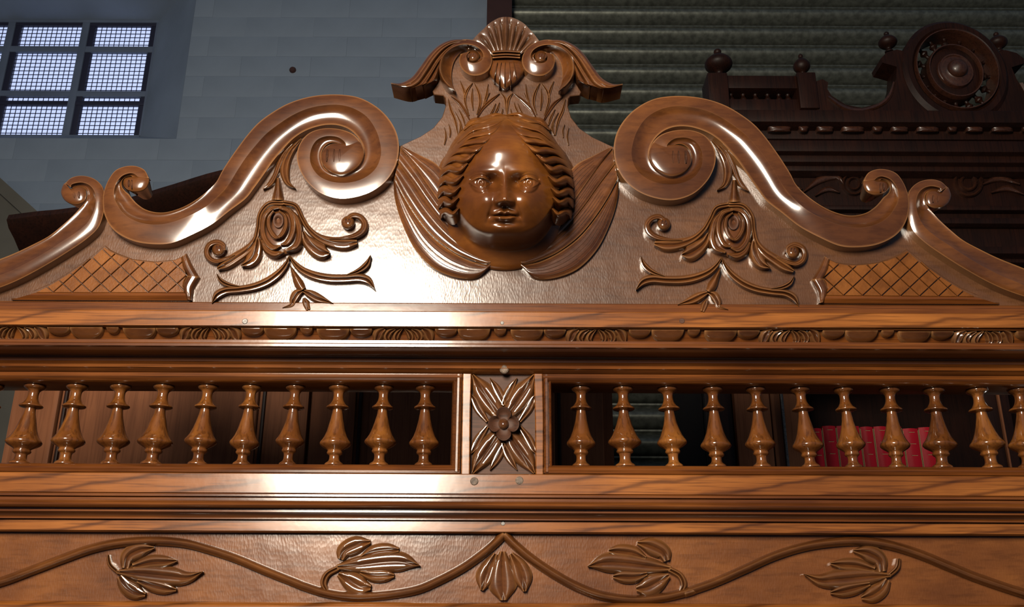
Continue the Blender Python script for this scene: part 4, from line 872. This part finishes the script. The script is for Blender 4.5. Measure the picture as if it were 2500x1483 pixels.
# frieze ornaments
for cx_, cy_, r_ in ((2085, 448, 26), (2365, 445, 33)):
    for rr_ in (1.0, 0.55):
        pts = [(cx_+r_*rr_*math.cos(a), cy_+r_*rr_*math.sin(a)) for a in np.linspace(0, 2*math.pi, 13)]
        spine('frieze_roundel', pts, [r_*0.13]*13, 'cwood', bc, YC, hA=0.004, hR=0.012, hB=0.004, n=40, m=3)
for pts, wd in (([(1960, 470), (2000, 440), (2040, 430), (2060, 450)], [2, 9, 9, 2]), ([(1990, 478), (2020, 462), (2050, 470)], [2, 7, 2]), ([(2400, 450), (2440, 435), (2490, 450)], [2, 9, 2]), ([(2420, 470), (2460, 460), (2500, 475)], [2, 8, 2]), ([(1905, 470), (1935, 455), (1958, 462)], [2, 7, 2])):
    spine('frieze_leaf', pts, wd, 'cwood', bc, YC, hA=0.003, hR=0.010, hB=0.003, bA=0.003, bB=0.003, n=18, m=4)
# crest: baluster rail with posts and urns on both flanks, wheel in the middle
zr0 = bZ(268)
def urn(x, ytop, ybot, rpx, m=False):
    p0, p1 = w1(x, ybot, YC+0.02), w1(x, ytop, YC+0.02); p1[0] = p0[0] = (p0[0]+p1[0])/2
    if m: p0[0] = 2*bc_xc-p0[0]; p1[0] = p0[0]
    r = rpx*0.00100
    lathe('urn_finial', p0, p1, [(t, q*r) for t, q in smooth_prof([(0, 0.45), (0.06, 0.45), (0.12, 0.25), (0.2, 0.3), (0.3, 0.75), (0.42, 1.0), (0.55, 0.98), (0.68, 0.7), (0.75, 0.45), (0.82, 0.25), (0.88, 0.28), (0.94, 0.26), (1.0, 0.08)], 40)], 'dwood', bc, 22)
for m in (False, True):
    urn(1754, 120, 192, 33, m); urn(1957, 132, 190, 20, m); urn(2167, 78, 128, 22, m)
    def mx(x): return 2*bc_xc-x if m else x
    def bb(name, x0, x1, y0, y1, d0=0.0, d1=0.05, mat='dwood'):
        a, b = mx(bX(x0, 230)), mx(bX(x1, 230)); return box(name, min(a, b), max(a, b), YC-d0+0.0, YC+d1, bZ(y1), bZ(y0), mat, bc, 0.003)
    bb('crest_post', 1726, 1775, 190, 275, 0.02); bb('crest_post', 1944, 1990, 188, 275, 0.02); bb('crest_rail', 1770, 1946, 191, 222, 0.01); bb('crest_rail', 1770, 1946, 248, 275, 0.01)
    for x in (1790, 1820, 1850, 1880, 1908, 1930):
        a = mx(bX(x, 235)); lathe('crest_spindle', (a, YC+0.02, bZ(249)), (a, YC+0.02, bZ(221)), [(t, r*0.007) for t, r in smooth_prof([(0, 0.9), (0.2, 0.6), (0.4, 1.2), (0.6, 1.1), (0.8, 0.6), (1, 0.9)], 14)], 'dwood', bc, 12)
    # hollow curved bracket between post and wheel
    top = [(1990, 205), (2004, 200), (2018, 208), (2016, 224), (2026, 240), (2060, 262), (2100, 270), (2145, 258), (2172, 235), (2183, 200), (2185, 170), (2168, 165), (2150, 160), (2146, 150), (2160, 135), (2185, 128), (2202, 132), (2206, 200), (2232, 252), (2270, 284), (1990, 288)]
    W_ = W(np.array(top, float), YC)
    V = np.vstack([W_+[0, -0.012, 0], W_+[0, 0.05, 0]]); V[:, 0] = [mx(v) for v in V[:, 0]]
    k = len(top); part('crest_bracket', V, grid_faces(2, k, loop_m=True)+[tuple(range(k)), tuple(range(k, 2*k))], 'dwood', bc, 35)
    cv = [(2022, 236), (2060, 262), (2100, 270), (2145, 258), (2172, 235), (2184, 200)]
    o = spine('bracket_moulding', cv, [3, 5, 5, 5, 5, 3], 'cwood', bc, YC-0.012, hA=0.002, hR=0.007, hB=0.002, n=24, m=3)
    if m:
        for v in o.data.vertices: v.co.x *= -1
        o.data.flip_normals()
# wheel
cw = np.array([2326., 182.]); wc = w1(2326, 182, YC)
def ring(name, r0, r1, d, par, mat='dwood', n=72, y0=0.03):
    V = []; sc_ = 0.00100
    for r, y in ((r0, y0), (r0, -d*0.6), (r0*0.7+r1*0.3, -d), (r0*0.3+r1*0.7, -d), (r1, -d*0.6), (r1, y0)):
        for j in range(n):
            a = 2*math.pi*j/n; V.append((wc[0]+r*sc_*math.cos(a), YC+y, wc[2]+r*sc_*1.14*math.sin(a)))
    return part(name, V, grid_faces(6, n, loop_m=True, loop_n=True), mat, par, 40)
whl = ring('crest_wheel', 96, 126, 0.022, bc); ring('wheel_rim', 94, 99, 0.028, whl, 'cwood'); ring('wheel_disc', 20, 66, 0.012, whl); ring('wheel_rim', 60, 66, 0.020, whl, 'cwood'); ring('wheel_rim', 34, 42, 0.020, whl, 'cwood')
for j in range(16):
    a = 2*math.pi*j/16; s_ = 0.00100; d_ = np.array([math.cos(a), 0, 1.14*math.sin(a)])
    lathe('wheel_spindle', wc+d_*64*s_+[0, 0.01, 0], wc+d_*96*s_+[0, 0.01, 0], [(t, r*0.007) for t, r in smooth_prof([(0, 0.8), (0.25, 0.6), (0.5, 1.4), (0.75, 0.6), (1, 0.8)], 12)], 'dwood', whl, 10)
lathe('wheel_hub', wc+[0, 0.02, 0], wc+[0, -0.045, 0], [(t, r*0.00100) for t, r in smooth_prof([(0, 40), (0.5, 44), (0.6, 38), (0.66, 24), (0.75, 23), (0.88, 18), (0.97, 8), (1.0, 1)], 30)], 'cwood', whl, 30)

# ---- red books on the bookcase shelf
edges = [1982, 2011, 2046, 2104, 2137, 2174, 2208, 2247, 2288]
names = ['leftmost, half hidden by a baluster', 'second from the left', 'third from the left', 'fourth from the left', 'fourth from the right', 'third from the right', 'second from the right', 'rightmost']
YK = YC+0.06
ztopb = w1(2150, 1044, YK)[2]
for i in range(8):
    a, b = w1(edges[i], 1090, YK)[0], w1(edges[i+1], 1090, YK)[0]; h = ztopb-zs+random.uniform(-0.004, 0.003)
    bk = empty('book', ((a+b)/2, YK, zs)); tag(bk, 'red gilt-lined book on the bookcase shelf, '+names[i], 'book', 'red books on the dark bookcase shelf')
    m_ = 0.0012; x0, x1 = a+m_, b-m_; k = 7; V = []
    for zz_ in (zs+0.0005, zs+h):
        for j in range(k): t = j/(k-1); V.append((x0+(x1-x0)*t, YK-0.006*math.sin(math.pi*t), zz_))
        V += [(x1, YK+0.17, zz_), (x0, YK+0.17, zz_)]
    part('cover', V, grid_faces(2, k+2, loop_m=True)+[tuple(range(k+2)), tuple(range(k+2, 2*k+4))], 'red', bk, 30)
    box('page_block', x0+0.003, x1-0.003, YK+0.004, YK+0.165, zs+h-0.002, zs+h+0.0006, 'paper', bk)
    for u in (0.0, 1.0):
        xx = x0+(x1-x0)*u; box('gilt_line', xx-0.0005, xx+0.0005, YK-0.0012, YK+0.004, zs+0.004, zs+h-0.004, 'gold', bk)
    for fz_ in (0.94, 0.78, 0.62):
        box('gilt_band', x0+(x1-x0)*0.3, x1-(x1-x0)*0.3, YK-0.0066, YK-0.004, zs+h*fz_, zs+h*fz_+0.0010, 'gold', bk)
